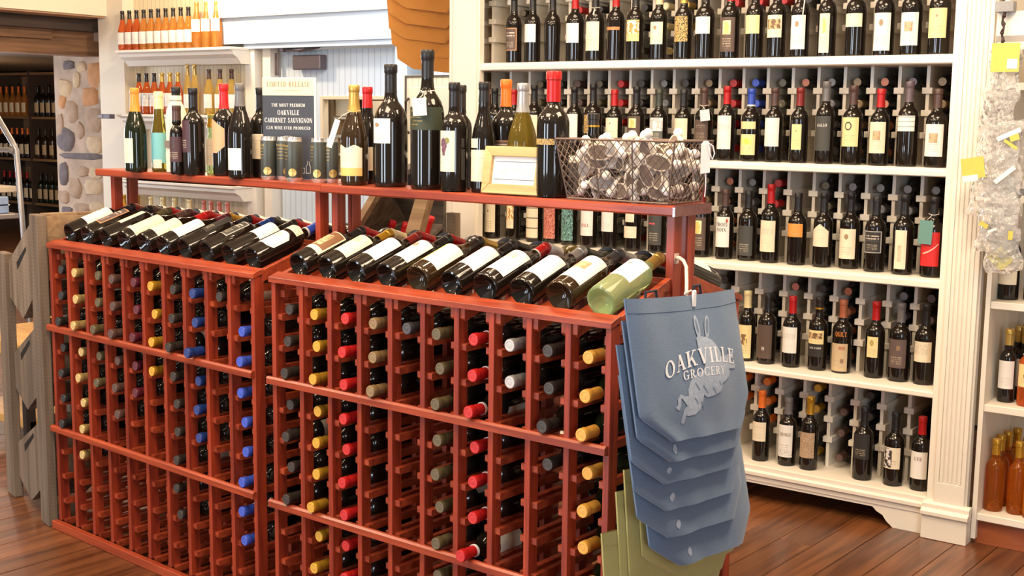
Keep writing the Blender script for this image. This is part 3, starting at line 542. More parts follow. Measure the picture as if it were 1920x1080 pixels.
def round_patch(name, r, zc, ac, rad, mat, off):
    mb = MB(); n = 20
    for i in range(n):
        a = 2 * PI * i / n; t = ac + rad * math.cos(a) / r; mb.v.append(((r + off) * math.sin(t), -(r + off) * math.cos(t), zc + rad * math.sin(a)))
    mb.v.append(((r + off) * math.sin(ac), -(r + off) * math.cos(ac), zc)); mb.f = [(i, (i + 1) % n, n) for i in range(n)]
    return mb.mesh(name, mat)
SHELF_BOTTLES=[(0, -1.939, 0.065, 0.292, 0.035, 'black', [(0.053, 0.151, 'rect', 'brown', 'framed')], 'dark brown framed label'), (0, -1.838, 0.065, 0.292, 0.035, 'black', [(0.087, 0.164, 'rect', 'white', 'plain')], 'short plain white label'), (0, -1.734, 0.066, 0.292, 0.036, 'black', [], 'no paper label and tapered body'), (0, -1.619, 0.068, 0.292, 0.038, 'red', [(0.079, 0.161, 'rect', 'white', 'faint')], 'white label and red capsule'), (0, -1.518, 0.069, 0.292, 0.039, 'black', [(0.044, 0.164, 'rect', 'cream', 'oval')], 'tall cream label and string tie'), (0, -1.416, 0.067, 0.292, 0.037, 'red', [(0.126, 0.139, 'rect', 'copper', 'plain')], 'thin copper script band and red capsule'), (0, -1.321, 0.066, 0.292, 0.036, 'black', [(0.078, 0.164, 'rect', 'gold', 'landscape')], 'golden landscape picture label'), (0, -1.209, 0.064, 0.292, 0.034, 'cream', [(0.063, 0.152, 'rect', 'cream', 'stamp')], 'small brown stamp on cream label, cream capsule'), (0, -1.097, 0.065, 0.292, 0.035, 'gold', [(0.071, 0.171, 'rect', 'blackgold', 'ornate')], 'gold ornament printed on black'), (0, -1.002, 0.068, 0.292, 0.038, 'black', [(0.099, 0.165, 'rect', 'white', 'script')], 'wide short white label with script'), (0, -0.891, 0.066, 0.292, 0.036, 'red', [(0.027, 0.159, 'rect', 'brown', 'goldsq')], 'brown label with gold square picture'), (0, -0.786, 0.064, 0.292, 0.034, 'red', [(0.093, 0.163, 'rect', 'yellow', 'plain')], 'pale yellow label high on the body'), (0, -0.695, 0.065, 0.292, 0.035, 'red', [(0.076, 0.16, 'rect', 'cream', 'photo')], 'cream label with dark brown photo'), (0, -0.599, 0.064, 0.292, 0.034, 'cream', [(0.03, 0.156, 'rect', 'white', 'stamp')], 'tall white label and cord around neck'), (0, -0.493, 0.064, 0.292, 0.034, 'black', [(0.015, 0.158, 'narrow', 'cream', 'goldsq')], 'tall narrow cream label with gold crest'), (0, -0.383, 0.067, 0.292, 0.037, 'black', [(0.106, 0.154, 'rect', 'cream', 'plain')], 'wide short cream label'), (0, -0.276, 0.066, 0.292, 0.036, 'black', [(0.018, 0.152, 'rect', 'white', 'crest')], 'very tall white label with pale crest'), (0, -0.177, 0.067, 0.292, 0.037, 'black', [(0.034, 0.15, 'rect', 'white', 'brownsq')], 'white label with small tan square'), (0, -0.078, 0.067, 0.292, 0.037, 'black', [(0.058, 0.161, 'rect', 'yellow', 'dot')], 'pale yellow label with one small dot'), (1, -2.041, 0.066, 0.286, 0.036, 'black', [], 'plain black capsule'), (1, -1.936, 0.066, 0.281, 0.036, 'red', [], 'red capsule'), (1, -1.827, 0.069, 0.299, 0.039, 'black', [(0.045, 0.17, 'rect', 'cream', 'plain')], 'black capsule and cream label'), (1, -1.614, 0.066, 0.291, 0.036, 'black', [(0.072, 0.176, 'rect', 'white', 'faint')], 'black capsule and tilted white label'), (1, -1.52, 0.068, 0.302, 0.038, 'black', [(0.096, 0.174, 'rect', 'blackcopper', 'ornate')], 'copper star burst print on black'), (1, -1.412, 0.065, 0.279, 0.035, 'red', [(0.072, 0.162, 'rect', 'cream', 'dot')], 'cream label and red capsule'), (1, -1.306, 0.066, 0.29, 0.036, 'black', [(0.074, 0.17, 'rect', 'brown', 'goldsq')], 'dark brown label with gold crest'), (1, -1.199, 0.066, 0.279, 0.036, 'green', [(0.059, 0.166, 'rect', 'greywhite', 'landscape2')], 'grey and white landscape label'), (1, -1.085, 0.065, 0.278, 0.035, 'black', [(0.078, 0.163, 'rect', 'cream', 'plain')], 'cream label with clipped corners'), (1, -0.993, 0.065, 0.285, 0.035, 'brown', [(0.074, 0.158, 'rect', 'brown', 'plain')], 'brown label and handwritten tag on string'), (1, -0.892, 0.065, 0.29, 0.035, 'red', [(0.045, 0.176, 'rect', 'white', 'script')], 'tall white script label and bright red capsule'), (1, -0.788, 0.066, 0.28, 0.036, 'blue', [(0.125, 0.154, 'rect', 'yellow', 'plain'), (0.025, 0.105, 'rect', 'yellow', 'yband')], 'blue capsule and two part yellow label'), (1, -0.689, 0.065, 0.283, 0.035, 'brown', [(0.06, 0.169, 'rect', 'white', 'faint')], 'dark brown capsule and plain white label'), (1, -0.584, 0.061, 0.283, 0.034, 'maroon', [(0.05, 0.146, 'narrow', 'yellow', 'dot')], 'maroon capsule and small yellow label'), (1, -0.483, 0.065, 0.306, 0.035, 'grey', [(0.049, 0.177, 'rect', 'charcoal', 'text:GALLO')], 'grey capsule, charcoal label lettered white'), (1, -0.377, 0.067, 0.29, 0.037, 'brown', [(0.067, 0.174, 'rect', 'yellow', 'ring')], 'yellow label with black ring emblem'), (1, -0.273, 0.065, 0.278, 0.035, 'red', [(0.045, 0.158, 'rect', 'cream', 'brownsq')], 'red capsule and cream label with brown picture'), (1, -0.17, 0.067, 0.304, 0.037, 'mauve', [(0.125, 0.182, 'rect', 'white', 'bands')], 'mauve capsule and white banded label'), (1, -0.067, 0.068, 0.277, 0.038, 'brown', [(0.039, 0.153, 'rect', 'white', 'brownsq')], 'brown capsule and white label with tan square'), (2, -2.086, 0.115, 0.292, 0.036, 'black', [(0.03, 0.161, 'rect', 'cream', 'dot')], 'cream label with small black animal'), (2, -1.967, 0.115, 0.292, 0.034, 'black', [(0.054, 0.162, 'narrow', 'cream', 'landscape')], 'narrow cream label with gold hill'), (2, -1.848, 0.115, 0.292, 0.038, 'black', [(0.016, 0.164, 'rect', 'cream', 'bands')], 'full height cream label'), (2, -1.755, 0.115, 0.292, 0.036, 'red', [(0.022, 0.168, 'rect', 'rose', 'ornate')], 'patterned rose red label'), (2, -1.651, 0.101, 0.292, 0.036, 'black', [(0.021, 0.174, 'rect', 'blackteal', 'ornate')], 'teal scroll print on black'), (2, -1.539, 0.086, 0.292, 0.037, 'red', [(0.051, 0.158, 'rect', 'white', 'text:HALL')], 'white label lettered HALL in red'), (2, -1.437, 0.088, 0.292, 0.035, 'black', [(0.075, 0.163, 'rect', 'white', 'faint')], 'short white label with faint portrait'), (2, -1.319, 0.082, 0.292, 0.036, 'black', [(0.123, 0.183, 'narrow', 'cream', 'plain'), (0.056, 0.105, 'rect', 'cream', 'plain')], 'two stacked cream labels'), (2, -1.201, 0.082, 0.292, 0.037, 'black', [(0.035, 0.163, 'rect', 'charcoal', 'redline')], 'charcoal label with pink line of print'), (2, -1.094, 0.066, 0.292, 0.034, 'black', [(0.044, 0.17, 'rect', 'yellow', 'plain')], 'yellow label half hidden by red post'), (2, -0.996, 0.08, 0.288, 0.036, 'maroon', [(0.028, 0.162, 'rect', 'brown', 'goldsq')], 'brown label with gold numeral beside red post'), (2, -0.888, 0.075, 0.278, 0.035, 'brown', [(0.049, 0.17, 'rect', 'white', 'text:TROIS\nNOIX')], 'white label with hand lettered black words'), (2, -0.794, 0.088, 0.275, 0.037, 'black', [(0.021, 0.139, 'rect', 'charcoal', 'lines')], 'charcoal label with lines of grey print'), (2, -0.695, 0.079, 0.305, 0.037, 'red', [(0.044, 0.166, 'rect', 'cream', 'script')], 'bright red capsule and cream script label'), (2, -0.584, 0.084, 0.276, 0.036, 'black', [(0.109, 0.16, 'rect', 'orange', 'plain')], 'short orange label'), (2, -0.48, 0.085, 0.281, 0.036, 'black', [(0.079, 0.166, 'penta', 'cream', 'plain')], 'five sided cream label'), (2, -0.382, 0.106, 0.286, 0.037, 'black', [(0.038, 0.151, 'rect', 'cream', 'crest')], 'cream label with small crest'), (2, -0.272, 0.076, 0.277, 0.038, 'black', [(0.071, 0.152, 'rect', 'blackframe', 'framedgrey')], 'black label in a grey frame'), (2, -0.164, 0.066, 0.288, 0.037, 'black', [(0.021, 0.163, 'narrow', 'cream', 'vert')], 'tall narrow cream label'), (2, -0.057, 0.062, 0.286, 0.039, 'black', [(0.04, 0.163, 'rect', 'redlabel', 'swoosh')], 'red label and teal hang tag'), (3, -0.78, 0.085, 0.28, 0.034, 'cream', [(0.013, 0.146, 'rect', 'yellow', 'photo2')], 'cream capsule and yellow label'), (3, -0.69, 0.08, 0.278, 0.036, 'black', [(0.023, 0.157, 'rect', 'brown', 'text:H')], 'embossed brown label lettered H'), (3, -0.587, 0.082, 0.277, 0.035, 'red', [(0.057, 0.159, 'rect', 'white', 'script')], 'red capsule and pale script label'), (3, -0.482, 0.09, 0.282, 0.036, 'blackgold', [(0.104, 0.157, 'rect', 'yellow', 'photo'), (0.054, 0.102, 'rect', 'black2', 'text:LION TAMER')], 'horse picture label under a black and gold neck'), (3, -0.39, 0.102, 0.279, 0.037, 'copper', [(0.008, 0.115, 'rect', 'tan', 'stamps')], 'copper capsule and wide tan label'), (3, -0.259, 0.094, 0.286, 0.036, 'red', [(0.079, 0.157, 'narrow', 'yellow', 'circle')], 'red capsule and small yellow label'), (3, -0.163, 0.089, 0.29, 0.038, 'grey', [(0.052, 0.159, 'rect', 'mauvebrown', 'stampw')], 'grey capsule and mauve brown label'), (3, -0.071, 0.092, 0.295, 0.037, 'black', [(0.085, 0.16, 'rect', 'cream', 'handwriting')], 'cream label with black handwriting'), (4, -0.7, 0.083, 0.282, 0.034, 'orange', [(0.082, 0.16, 'rect', 'cream', 'plain')], 'orange capsule beside the blue tote bags'), (4, -0.588, 0.086, 0.269, 0.035, 'grey', [(0.036, 0.165, 'rect', 'white', 'mules')], 'grey capsule and white label with script foot'), (4, -0.496, 0.083, 0.287, 0.035, 'yellow', [(0.049, 0.15, 'rect', 'tapestry', 'tapestry')], 'yellow capsule and brown tapestry label'), (4, -0.279, 0.083, 0.279, 0.037, 'black', [(0.083, 0.179, 'rect', 'black2', 'lines')], 'black label on black glass'), (4, -0.159, 0.081, 0.277, 0.036, 'black', [(0.067, 0.148, 'rect', 'cream', 'photo3')], 'black and white portrait label'), (4, -0.059, 0.083, 0.275, 0.036, 'red', [(0.046, 0.148, 'rect', 'white', 'text:LVE')], 'red capsule and white label lettered LVE')]

# ================================================================ FLOOR
fl = struct(build(MB().box(-16, -5, -0.05, 5.0, 9.0, -0.012), 'floor', FLOORWOOD))
PW = 0.127; x = -5.05; k = 0
while x < 2.75:
    y = -1.6 + random.random() * 0.9
    y1_ = 3.3 if x > -1.6 else 3.0
    while y < y1_:
        L_ = random.choice((1.2, 1.6, 1.9, 2.2)); L_ = min(L_, 3.7 - y)
        if L_ < .4: break
        if (x > -0.9 or y < 2.4) and not (-0.9 < x < 0.55 and y > 0.75) and k < 299:
            key = ('plank', round(L_, 1)); lr = round(L_, 1)
            me = cached(key, lambda: MB().box(0, 0, -.02, PW - .0022, lr - .003, 0).mesh('plank', FLOORWOOD, bevel=.0012))
            put('plank', me, fl, (x, y, random.uniform(-.0008, .0003))); k += 1
        y += L_ if L_ >= 1.2 else 9
    x += PW

# ================================================================ WALLS OF THE SHOP
def sbox(name, mat, u0, v0, z0, u1, v1, z1, parent=None, bevel=0):
    """box in the frame of the white cabinet, origin at its own corner"""
    mb = MB().box(0, 0, 0, u1 - u0, v1 - v0, z1 - z0)
    me = mb.mesh(name, mat, bevel)
    if parent is None:
        return put(name, me, None, G('S', u0, v0, z0), (0, 0, YS))
    return put(name, me, parent, (u0, v0, z0))
def sroot(name, label, cat, group=None):
    return thing(name, label, cat, G('S', 0, 0, 0), YS, group)
# back wall with door opening (u -5.30 .. -4.0)
for (u0, z0, u1, z1, m) in ((-7.2, 0, -5.50, 3.0, BEAD), (-5.50, 1.975, -3.9, 3.0, BEAD), (-3.2, 0, 3.5, 3.0, BEAD)):
    struct(sbox('wall_back', m, u0, 1.8, z0, u1, 1.95, z1))
struct(sbox('wall_back', BEAD_COOL, -3.9, 1.8, 0, -3.2, 1.95, 3.0))
# header above the door and long white beam on top of the wall
struct(sbox('trim_1', COOLWHITE, -5.78, 1.70, 1.985, -3.2, 1.80, 2.17))
struct(sbox('trim_2', WHITE, -5.9, 1.66, 2.17, -3.2, 1.80, 2.42))
struct(sbox('trim_3', COOLWHITE, -5.55, 1.72, 1.95, -3.2, 1.82, 1.985))
for (u0, u1) in ((-5.56, -5.46), (-5.42, -5.34)):
    struct(sbox('trim_4', WHITE, u0, 1.74 if u0 < -5.5 else 1.78, 0, u1, 1.9, 1.96))
struct(sbox('trim_5', COOLWHITE, -4.13, 1.75, 0, -4.03, 1.9, 1.95))
# door leaf with grooved boards and a low glazed opening
dr = struct(put('door_1', MB().box(0, 0, .70, 1.22, .04, 1.02).box(0, 0, 0, .40, .04, .70).box(.40, 0, 0, 1.22, .04, .70).box(0, 0, 1.02, .40, .04, 1.94).box(.40, 0, 1.62, 1.22, .04, 1.94).mesh('door_1', BEAD_COOL), None, G('S', -5.32, 1.86, 0), (0, 0, YS)))
fr = build(MB().box(.40, -.01, 1.02, .425, .05, 1.62).box(1.195, -.01, 1.02, 1.22, .05, 1.62).box(.425, -.01, 1.02, 1.195, .05, 1.045).box(.425, -.01, 1.595, 1.195, .05, 1.62), 'door_window_frame', plain('cream_trim', (.72, .60, .42), .5), dr, bevel=.003)
bulb('store_room_fill', tuple(G('S', -4.45, 2.02, 1.80)), 5, (1, .8, .58), .04)  # unseen bulb added above the opening to brighten the cubby shelves
bk = plain('store_room_tan', (.52, .38, .22), .7)
st = thing('storage_cubby', 'tan cubby shelves seen through the low window of the pale door', 'shelf', G('S', -5.0, 2.06, 0), YS); st.scale = (1.3, 1, 1)
build(MB().box(0, .30, 0, .85, .32, 1.9), 'back_panel', bk, st)
build(MB().box(-.02, 0, 0, 0, .3, 1.9).box(.85, 0, 0, .87, .3, 1.9), 'side_panel', bk, st)
for z in (1.06, 1.20, 1.33, 1.46, 1.60): build(MB().box(0, 0, z, .85, .3, z + .018), 'shelf', WHITE, st)
for (a, b, c_, d) in ((.03, 1.482, .20, 1.60), (.24, 1.482, .40, 1.59)):
    o_ = build(MB().box(a, -.012, b, c_, -.004, d), 'notice_card', label_mat(LABCOL['cream'], 'lines'), st)
o_ = thing('brown_box', 'reddish brown box on a cubby shelf behind the door window', 'box', G('S', -4.60, 2.10, 1.079), YS)
build(MB().box(0, 0, 0, .14, .1, .09), 'carton', plain('red_carton', (.33, .12, .07), .6), o_, bevel=.004)
build(MB().box(.02, -.003, .03, .12, 0, .06), 'carton_label', INK_T, o_)
# second opening to the right of the door, cream leaf with dark outline
d2 = struct(put('door_2', MB().box(0, 0, 0, .48, .04, 1.75).mesh('door_2', BEAD), None, G('S', -4.03, 1.72, 0), (0, 0, YS)))
build(MB().box(.012, -.006, 1.735, .47, 0, 1.748).box(.012, -.006, .3, .024, 0, 1.735), 'door_edge_gasket', plain('dark_gasket', (.10, .08, .06), .6), d2)
build(MB().box(.05, -.012, .35, .42, 0, 1.68), 'door_panel', plain('door_cream', (.80, .69, .48), .5), d2, bevel=.008)
build(MB().tube([(.06, -.02, 1.38), (.06, -.05, 1.40), (.06, -.05, 1.58), (.06, -.02, 1.60)], .009), 'door_handle', plain('bronze', (.10, .07, .05), .35, metal=.8), d2)
# door closer
BRZ = plain('closer_bronze', (.15, .12, .125), .35, metal=.5)
dc = thing('door_closer', 'dark bronze hydraulic closer with folded arm at top of pale door', 'door closer', G('S', -5.12, 1.78, 1.80), YS)
build(MB().box(0, 0, 0, .27, .07, .10), 'closer_body', BRZ, dc, bevel=.006)
build(MB().tube([(-.10, .0, .145), (.10, -.03, .125), (.28, -.01, .15)], .009), 'lower_arm', BRZ, dc)
build(MB().tube([(-.10, .0, .15), (.12, .0, .15), (.28, .0, .155)], .008), 'upper_arm', BRZ, dc)
build(MB().lathe([(.028, .125), (.03, .13), (.03, .155), (.02, .16)], 14, -.10, 0), 'arm_pivot', BRZ, dc)
build(MB().box(-.20, .02, -.035, -.165, .035, .12), 'mounting_plate', BRZ, dc, bevel=.005)
# corner post, side wall with white beam and old timber lintels
struct(sbox('wall_left', WHITE_WALL, -7.215, 1.70, 0, -6.9, 1.9, 3.0))
struct(sbox('wall_left', WHITE_WALL, -7.36, -3.0, 2.235, -7.10, 1.72, 2.52))
struct(sbox('wall_left', BEAD, -7.36, -3.0, 2.52, -7.16, 1.72, 3.0))
struct(sbox('trim_6', plain('beam_strip_brown', (.42, .25, .15), .6), -7.34, -3.0, 2.222, -7.12, 1.70, 2.235))  # thin orange-brown strip under the white beam
struct(sbox('trim_7', DARKBEAM, -7.66, -3.0, 2.13, -7.36, 1.86, 2.30))
lb = struct(sbox('trim_8', BEAMWOOD, -7.72, -3.0, 1.94, -7.50, 1.90, 2.13))
struct(sbox('trim_9', BEAMWOOD, -7.60, -3.0, 2.055, -7.46, 1.45, 2.13))
struct(sbox('wall_stone', MORTAR, -7.8, 1.86, 2.06, -7.215, 1.95, 2.13))
# ceiling of shop and of the stone alcove
struct(sbox('ceiling', WHITE_WALL, -7.4, -6.0, 3.0, 3.5, 2.0, 3.06))
struct(sbox('ceiling', DARKBEAM, -14.2, -3.0, 1.98, -7.62, 5.2, 2.06))
for (u, v) in ((-10.2, 2.6), (-11.4, 3.2)):
    t = thing('recessed_light', 'small round recessed lamp in the dark alcove ceiling, ' + ('nearer one' if v < 3 else 'one at the frame edge'), 'lamp', G('S', u, v, 1.975), YS)
    build(MB().lathe([(.07, .004), (.075, 0), (.06, -.004), (.055, .004)], 18), 'trim_ring', plain('lamp_ring', (.4, .3, .2), .4), t)
    m_, nt_, b_ = nodes('lamp_glow'); b_.inputs['Emission Color'].default_value = (1, .62, .3, 1); b_.inputs['Emission Strength'].default_value = 6; b_.inputs['Base Color'].default_value = (.9, .7, .5, 1)
    build(MB().lathe([(.055, .002), (.0, .001)], 16), 'lens', m_, t)
bulb('alcove_lamp', tuple(G('S', -10.4, 2.2, 1.45)), 60, (1, .68, .38), .05)
bulb('alcove_lamp', tuple(G('S', -8.9, .4, 1.35)), 30, (1, .70, .42), .05)
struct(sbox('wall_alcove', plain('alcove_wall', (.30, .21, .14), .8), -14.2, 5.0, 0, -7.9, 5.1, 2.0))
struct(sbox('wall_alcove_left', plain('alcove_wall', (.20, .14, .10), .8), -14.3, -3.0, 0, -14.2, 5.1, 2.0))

# stone pier with separate rough stones in mortar
sw = struct(put('wall_stone', MB().box(-8.16, 1.92, 0, -7.215, 2.6, 2.03).mesh('wall_stone', MORTAR), None, G('S', 0, 0, 0), (0, 0, YS)))
def stone_mesh(w_, h_, d_, mat, seed):
    rnd = random.Random(seed); n = 11; P = []
    for i in range(n):
        a = 2 * PI * i / n; sq = 1.0 / max(abs(math.cos(a)), abs(math.sin(a))) ** .6
        q = sq * rnd.uniform(.80, 1.02); P.append((math.cos(a) * w_ / 2 * q, math.sin(a) * h_ / 2 * q))
    v = [(x_, .0, z_) for x_, z_ in P] + [(x_ * .86, -d_ * rnd.uniform(.7, 1.1), z_ * .86) for x_, z_ in P] + [(x_ * .4, -d_ * rnd.uniform(1.0, 1.35), z_ * .4) for x_, z_ in P] + [(0, -d_ * 1.2, 0)]
    f = []
    for i in range(n):
        j = (i + 1) % n; f += [(i, j, n + j, n + i), (n + i, n + j, 2 * n + j, 2 * n + i), (2 * n + i, 2 * n + j, 3 * n)]
    mb = MB(); mb.v = v; mb.f = f; return mb.mesh('stone', mat, smooth=40)
SM = dict(O=STONE_O, G=STONE_G, S=STONE, D=STONE_D)
STN = [(-7.58, 1.795, 0.206, 0.201, 'O'), (-7.664, 1.612, 0.21, 0.157, 'O'), (-8.009, 1.688, 0.157, 0.152, 'G'), (-7.944, 1.878, 0.161, 0.073, 'D'), (-7.759, 1.863, 0.127, 0.089, 'G'), (-7.931, 1.487, 0.17, 0.169, 'S'), (-7.623, 1.424, 0.237, 0.199, 'S'), (-8.09, 1.373, 0.08, 0.197, 'S'), (-8.054, 1.576, 0.099, 0.117, 'O'), (-8.021, 1.253, 0.25, 0.192, 'D'), (-7.613, 1.217, 0.225, 0.145, 'G'), (-7.80, 1.118, 0.62, 0.05, 'D'), (-8.07, 0.965, 0.126, 0.196, 'D'), (-7.811, 0.988, 0.19, 0.083, 'S'), (-7.619, 0.982, 0.185, 0.092, 'G'), (-7.909, 0.849, 0.171, 0.165, 'S'), (-7.655, 0.86, 0.243, 0.133, 'G'), (-8.083, 0.759, 0.147, 0.112, 'S'), (-8.04, 0.645, 0.15, 0.072, 'D'), (-7.829, 0.681, 0.221, 0.079, 'S'), (-7.62, 0.701, 0.201, 0.079, 'G'), (-7.84, 1.754, 0.096, 0.133, 'G'), (-7.813, 1.333, 0.096, 0.132, 'S'), (-7.508, 1.664, 0.06, 0.157, 'G')]
for i, (u, z, a, b, mt) in enumerate(STN):
    if z + b / 2 < 1.98: put('stone', stone_mesh(a * 1.22, b * 1.20, .014, SM[mt], i), sw, (u, 1.924, z))
for i, z in enumerate((.54, .40, .25, .10)):
    for j, u in enumerate((-7.95, -7.65)): put('stone', stone_mesh(.26, .13, .022, (STONE, STONE_G)[(i + j) % 2], 60 + i * 3 + j), sw, (u, 1.922, z))

# alcove shelving with far bottles
al = thing('alcove_shelving', 'dark framed shelving with warm wood boards in the stone alcove', 'shelf', G('S', -13.4, 4.5, 0), YS)
for z in (1.395, .88, .335, 1.93): build(MB().box(0, 0, z, 1.55, .45, z + .03), 'shelf_board', SHELFWOOD, al)
for u in (-.03, .83, 1.55): build(MB().box(u, -.01, 0, u + .035, .45, 2.0), 'upright', plain('brown_steel', (.07, .05, .04), .5), al)
build(MB().box(0, .44, 0, 1.55, .46, 2.0), 'back_panel', plain('alcove_back', (.26, .17, .11), .8), al)
def far_bottle(n, lab, grp, frame, u, v, z, **kw): return bottle(n, lab, standing(frame, u, v, z, kw.pop('spin', 0)), group=grp, seg=12, end=False, **kw)
ROWD = {1.425: 'top', .91: 'middle', .365: 'lower'}
lay = [(1.425, 'orange', 'orange', 5, -13.30, .13, 'left bay'), (1.425, 'black', 'dark', 4, -12.50, .12, 'right bay'), (.91, 'orange', 'dark', 6, -13.32, .115, 'left bay'), (.91, 'dark', 'brown', 3, -12.52, .15, 'right bay'), (.365, 'red', 'dark', 6, -13.30, .125, 'left bay'), (.365, 'dark', 'green', 5, -12.50, .12, 'right bay')]
for z, cap_, gl, n_, u0, du, bay in lay:
    for i in range(n_):
        far_bottle('wine_bottle', '%s capped bottle, %s from left, %s alcove shelf, %s' % (cap_, ORD[i], ROWD[z], bay), 'bottles on the %s alcove shelf, %s' % (ROWD[z], bay), 'S', u0 + i * du, 4.58, z, cap=cap_, glass=gl, h=.37, r=.045, kind='bx' if cap_ != 'orange' else 'bg', labels=[(.05, .17, 'rect', 'cream' if bay == 'left bay' else 'tan', 'plain', -60, 60)])

# ================================================================ FLOATING SHELVES AND ROSE BOTTLES
def floating(z, label):
    t = thing('floating_shelf', label, 'shelf', G('S', -6.80, 1.56, z), YS)
    prof = [(.0, 0), (.0, -.02), (.025, -.03), (.025, -.05), (.07, -.075), (.10, -.115), (.24, -.115), (.24, 0)]
    W_ = 1.29
    mb = MB(); mb.prism(prof, 0, W_, 'x'); build(mb, 'shelf_moulding', WHITE, t)
    build(MB().box(-.008, -.012, -.02, W_ + .008, .24, 0), 'shelf_board', WHITE, t, bevel=.003)
    return t
floating(1.958, 'white moulded floating shelf, uppermost, holding rose wine bottles')
floating(1.478, 'white moulded floating shelf, middle one, behind the standing bottles')
floating(.975, 'white moulded floating shelf, lowest, seen under the red ledge')
t_ = sroot('timber_box', 'slim dark box end on the middle floating shelf', 'box'); t_.location = G('S', -6.98, 1.50, 1.44)
build(MB().box(0, 0, 0, .15, .05, .035), 'box_body', plain('dark_slate', (.09, .08, .11), .5), t_, bevel=.003); build(MB().box(.01, -.003, .01, .06, 0, .026), 'box_label', INK_T, t_)
OX = [226, 238, 252, 267, 281, 295, 309, 324, 339, 353, 368, 385, 403]
for i in range(13):
    u = -6.85 + (i * .0865 if i < 10 else .870 + (i - 10) * .108); last = i >= 10
    far_bottle('wine_bottle', ('rose wine bottle with gold capsule on highest floating shelf, %s of three' % ('left', 'middle', 'right')[i - 10]) if last else 'orange rose bottle with dark cap on highest floating shelf, %s' % ('first', 'second', 'third', 'fourth', 'fifth', 'sixth', 'seventh', 'eighth', 'ninth', 'tenth')[i] + ' from left',
        'rose bottles on the highest shelf', 'S', u, 1.66, 1.958, cap='gold' if last else 'dark', glass='rose' if i < 3 else 'orange', kind='fl' if last else 'bg', h=.335 if last else .305, r=.041 if last else .037, spin=R(18),
        labels=[(.05 + (.07 if last else 0), .14 + (.07 if last else 0), 'rect', 'white', 'faint', -62, 62)])
for i in range(6):
    far_bottle('wine_bottle', '%s rose bottle on middle floating shelf, %s from left' % ('dark capped' if i < 3 else 'gold capped', ('first', 'second', 'third', 'fourth', 'fifth', 'sixth')[i]), 'rose bottles on the middle shelf', 'S', -6.67 + i * .092, 1.66, 1.478, cap='dark' if i < 3 else 'gold', glass='rose', h=.31, r=.038, kind='bg', spin=R(18), labels=[(.06, .16, 'rect', 'white', 'landscape2' if i in (1, 2) else 'faint', -62, 62)])
for i in range(5):
    far_bottle('wine_bottle', ('slender pale yellow bottle on middle floating shelf, %s of two' % ('left', 'right')[i]) if i < 2 else 'amber yellow bottle with dark cap on middle floating shelf, %s of three' % ('left', 'middle', 'right')[i - 2], 'yellow bottles on the middle shelf', 'S', (-6.10, -6.02, -5.86, -5.74, -5.66)[i], 1.66 + (.04 if i == 4 else 0), 1.478, cap='creamgold' if i < 2 else 'brown', glass='yellow', h=.37 if i < 2 else .33, r=.031 if i < 2 else .040, kind='fl' if i < 2 else 'bg', spin=R(18), labels=[(.05, .15, 'rect', 'white', 'faint', -60, 60)])
# lowest row: only necks show under the ledge
for i, (u, c_, gl) in enumerate([(-6.93, 'yellow', 'orange'), (-6.85, 'yellow', 'orange'), (-6.76, 'yellow', 'orange'), (-6.60, 'cream', 'yellow'), (-6.53, 'cream', 'yellow'), (-6.46, 'cream', 'yellow'), (-6.39, 'cream', 'yellow'), (-6.32, 'cream', 'yellow'), (-6.25, 'cream', 'yellow'), (-6.14, 'cream', 'yellow'), (-5.98, 'pink', 'rose'), (-5.90, 'pink', 'rose'), (-5.81, 'pink', 'rose'), (-5.72, 'pink', 'rose')]):
    far_bottle('wine_bottle', '%s capped neck under the lowest floating shelf, %s of the row from left' % (c_, ORD[i]), 'bottles under the lowest floating shelf, %s caps' % c_, 'S', u + .06, 1.64 + (.07 if i in (4, 6, 8) else 0), .52, cap=c_, glass=gl, h=.33, r=.036, kind='fl', labels=[(.05, .14, 'rect', 'cream', 'faint', -60, 60)])
floating(.52, 'white moulded floating shelf, hidden low one carrying capped rose bottles')

# ================================================================ WHITE WINE CABINET
ZT = [1.726, 1.330, .937, .535, .138]; ZU = [1.693, 1.299, .902, .505]
DU = lambda i: -.140 + (i - 19) * .1047
cb = sroot('wine_cabinet', 'tall white built-in wine cabinet with fluted pilasters and cubbies', 'cabinet')
for i, z in enumerate(ZT[:4]):
    mb = MB().prism([(-.006, ZU[i] + .004), (-.006, z - .012), (.002, z - .008), (.002, z), (.45, z), (.45, ZU[i]), (.0, ZU[i])], -2.225, 0, 'x')
    build(mb, 'shelf_board', WHITE, cb)
build(MB().box(-2.225, 0, 2.09, 0, .45, 2.123), 'shelf_board', WHITE, cb)
build(MB().box(-2.225, 0, .105, 0, .45, .138), 'shelf_board', WHITE, cb)
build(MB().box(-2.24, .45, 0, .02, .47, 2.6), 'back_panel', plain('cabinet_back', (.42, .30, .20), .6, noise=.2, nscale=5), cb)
build(MB().box(-2.245, 0, 0, -2.225, .45, 2.6), 'side_panel', WHITE_SHADED, cb); build(MB().box(0.0, 0.003, 0, .02, .45, 2.6), 'side_panel', WHITE_SHADED, cb)
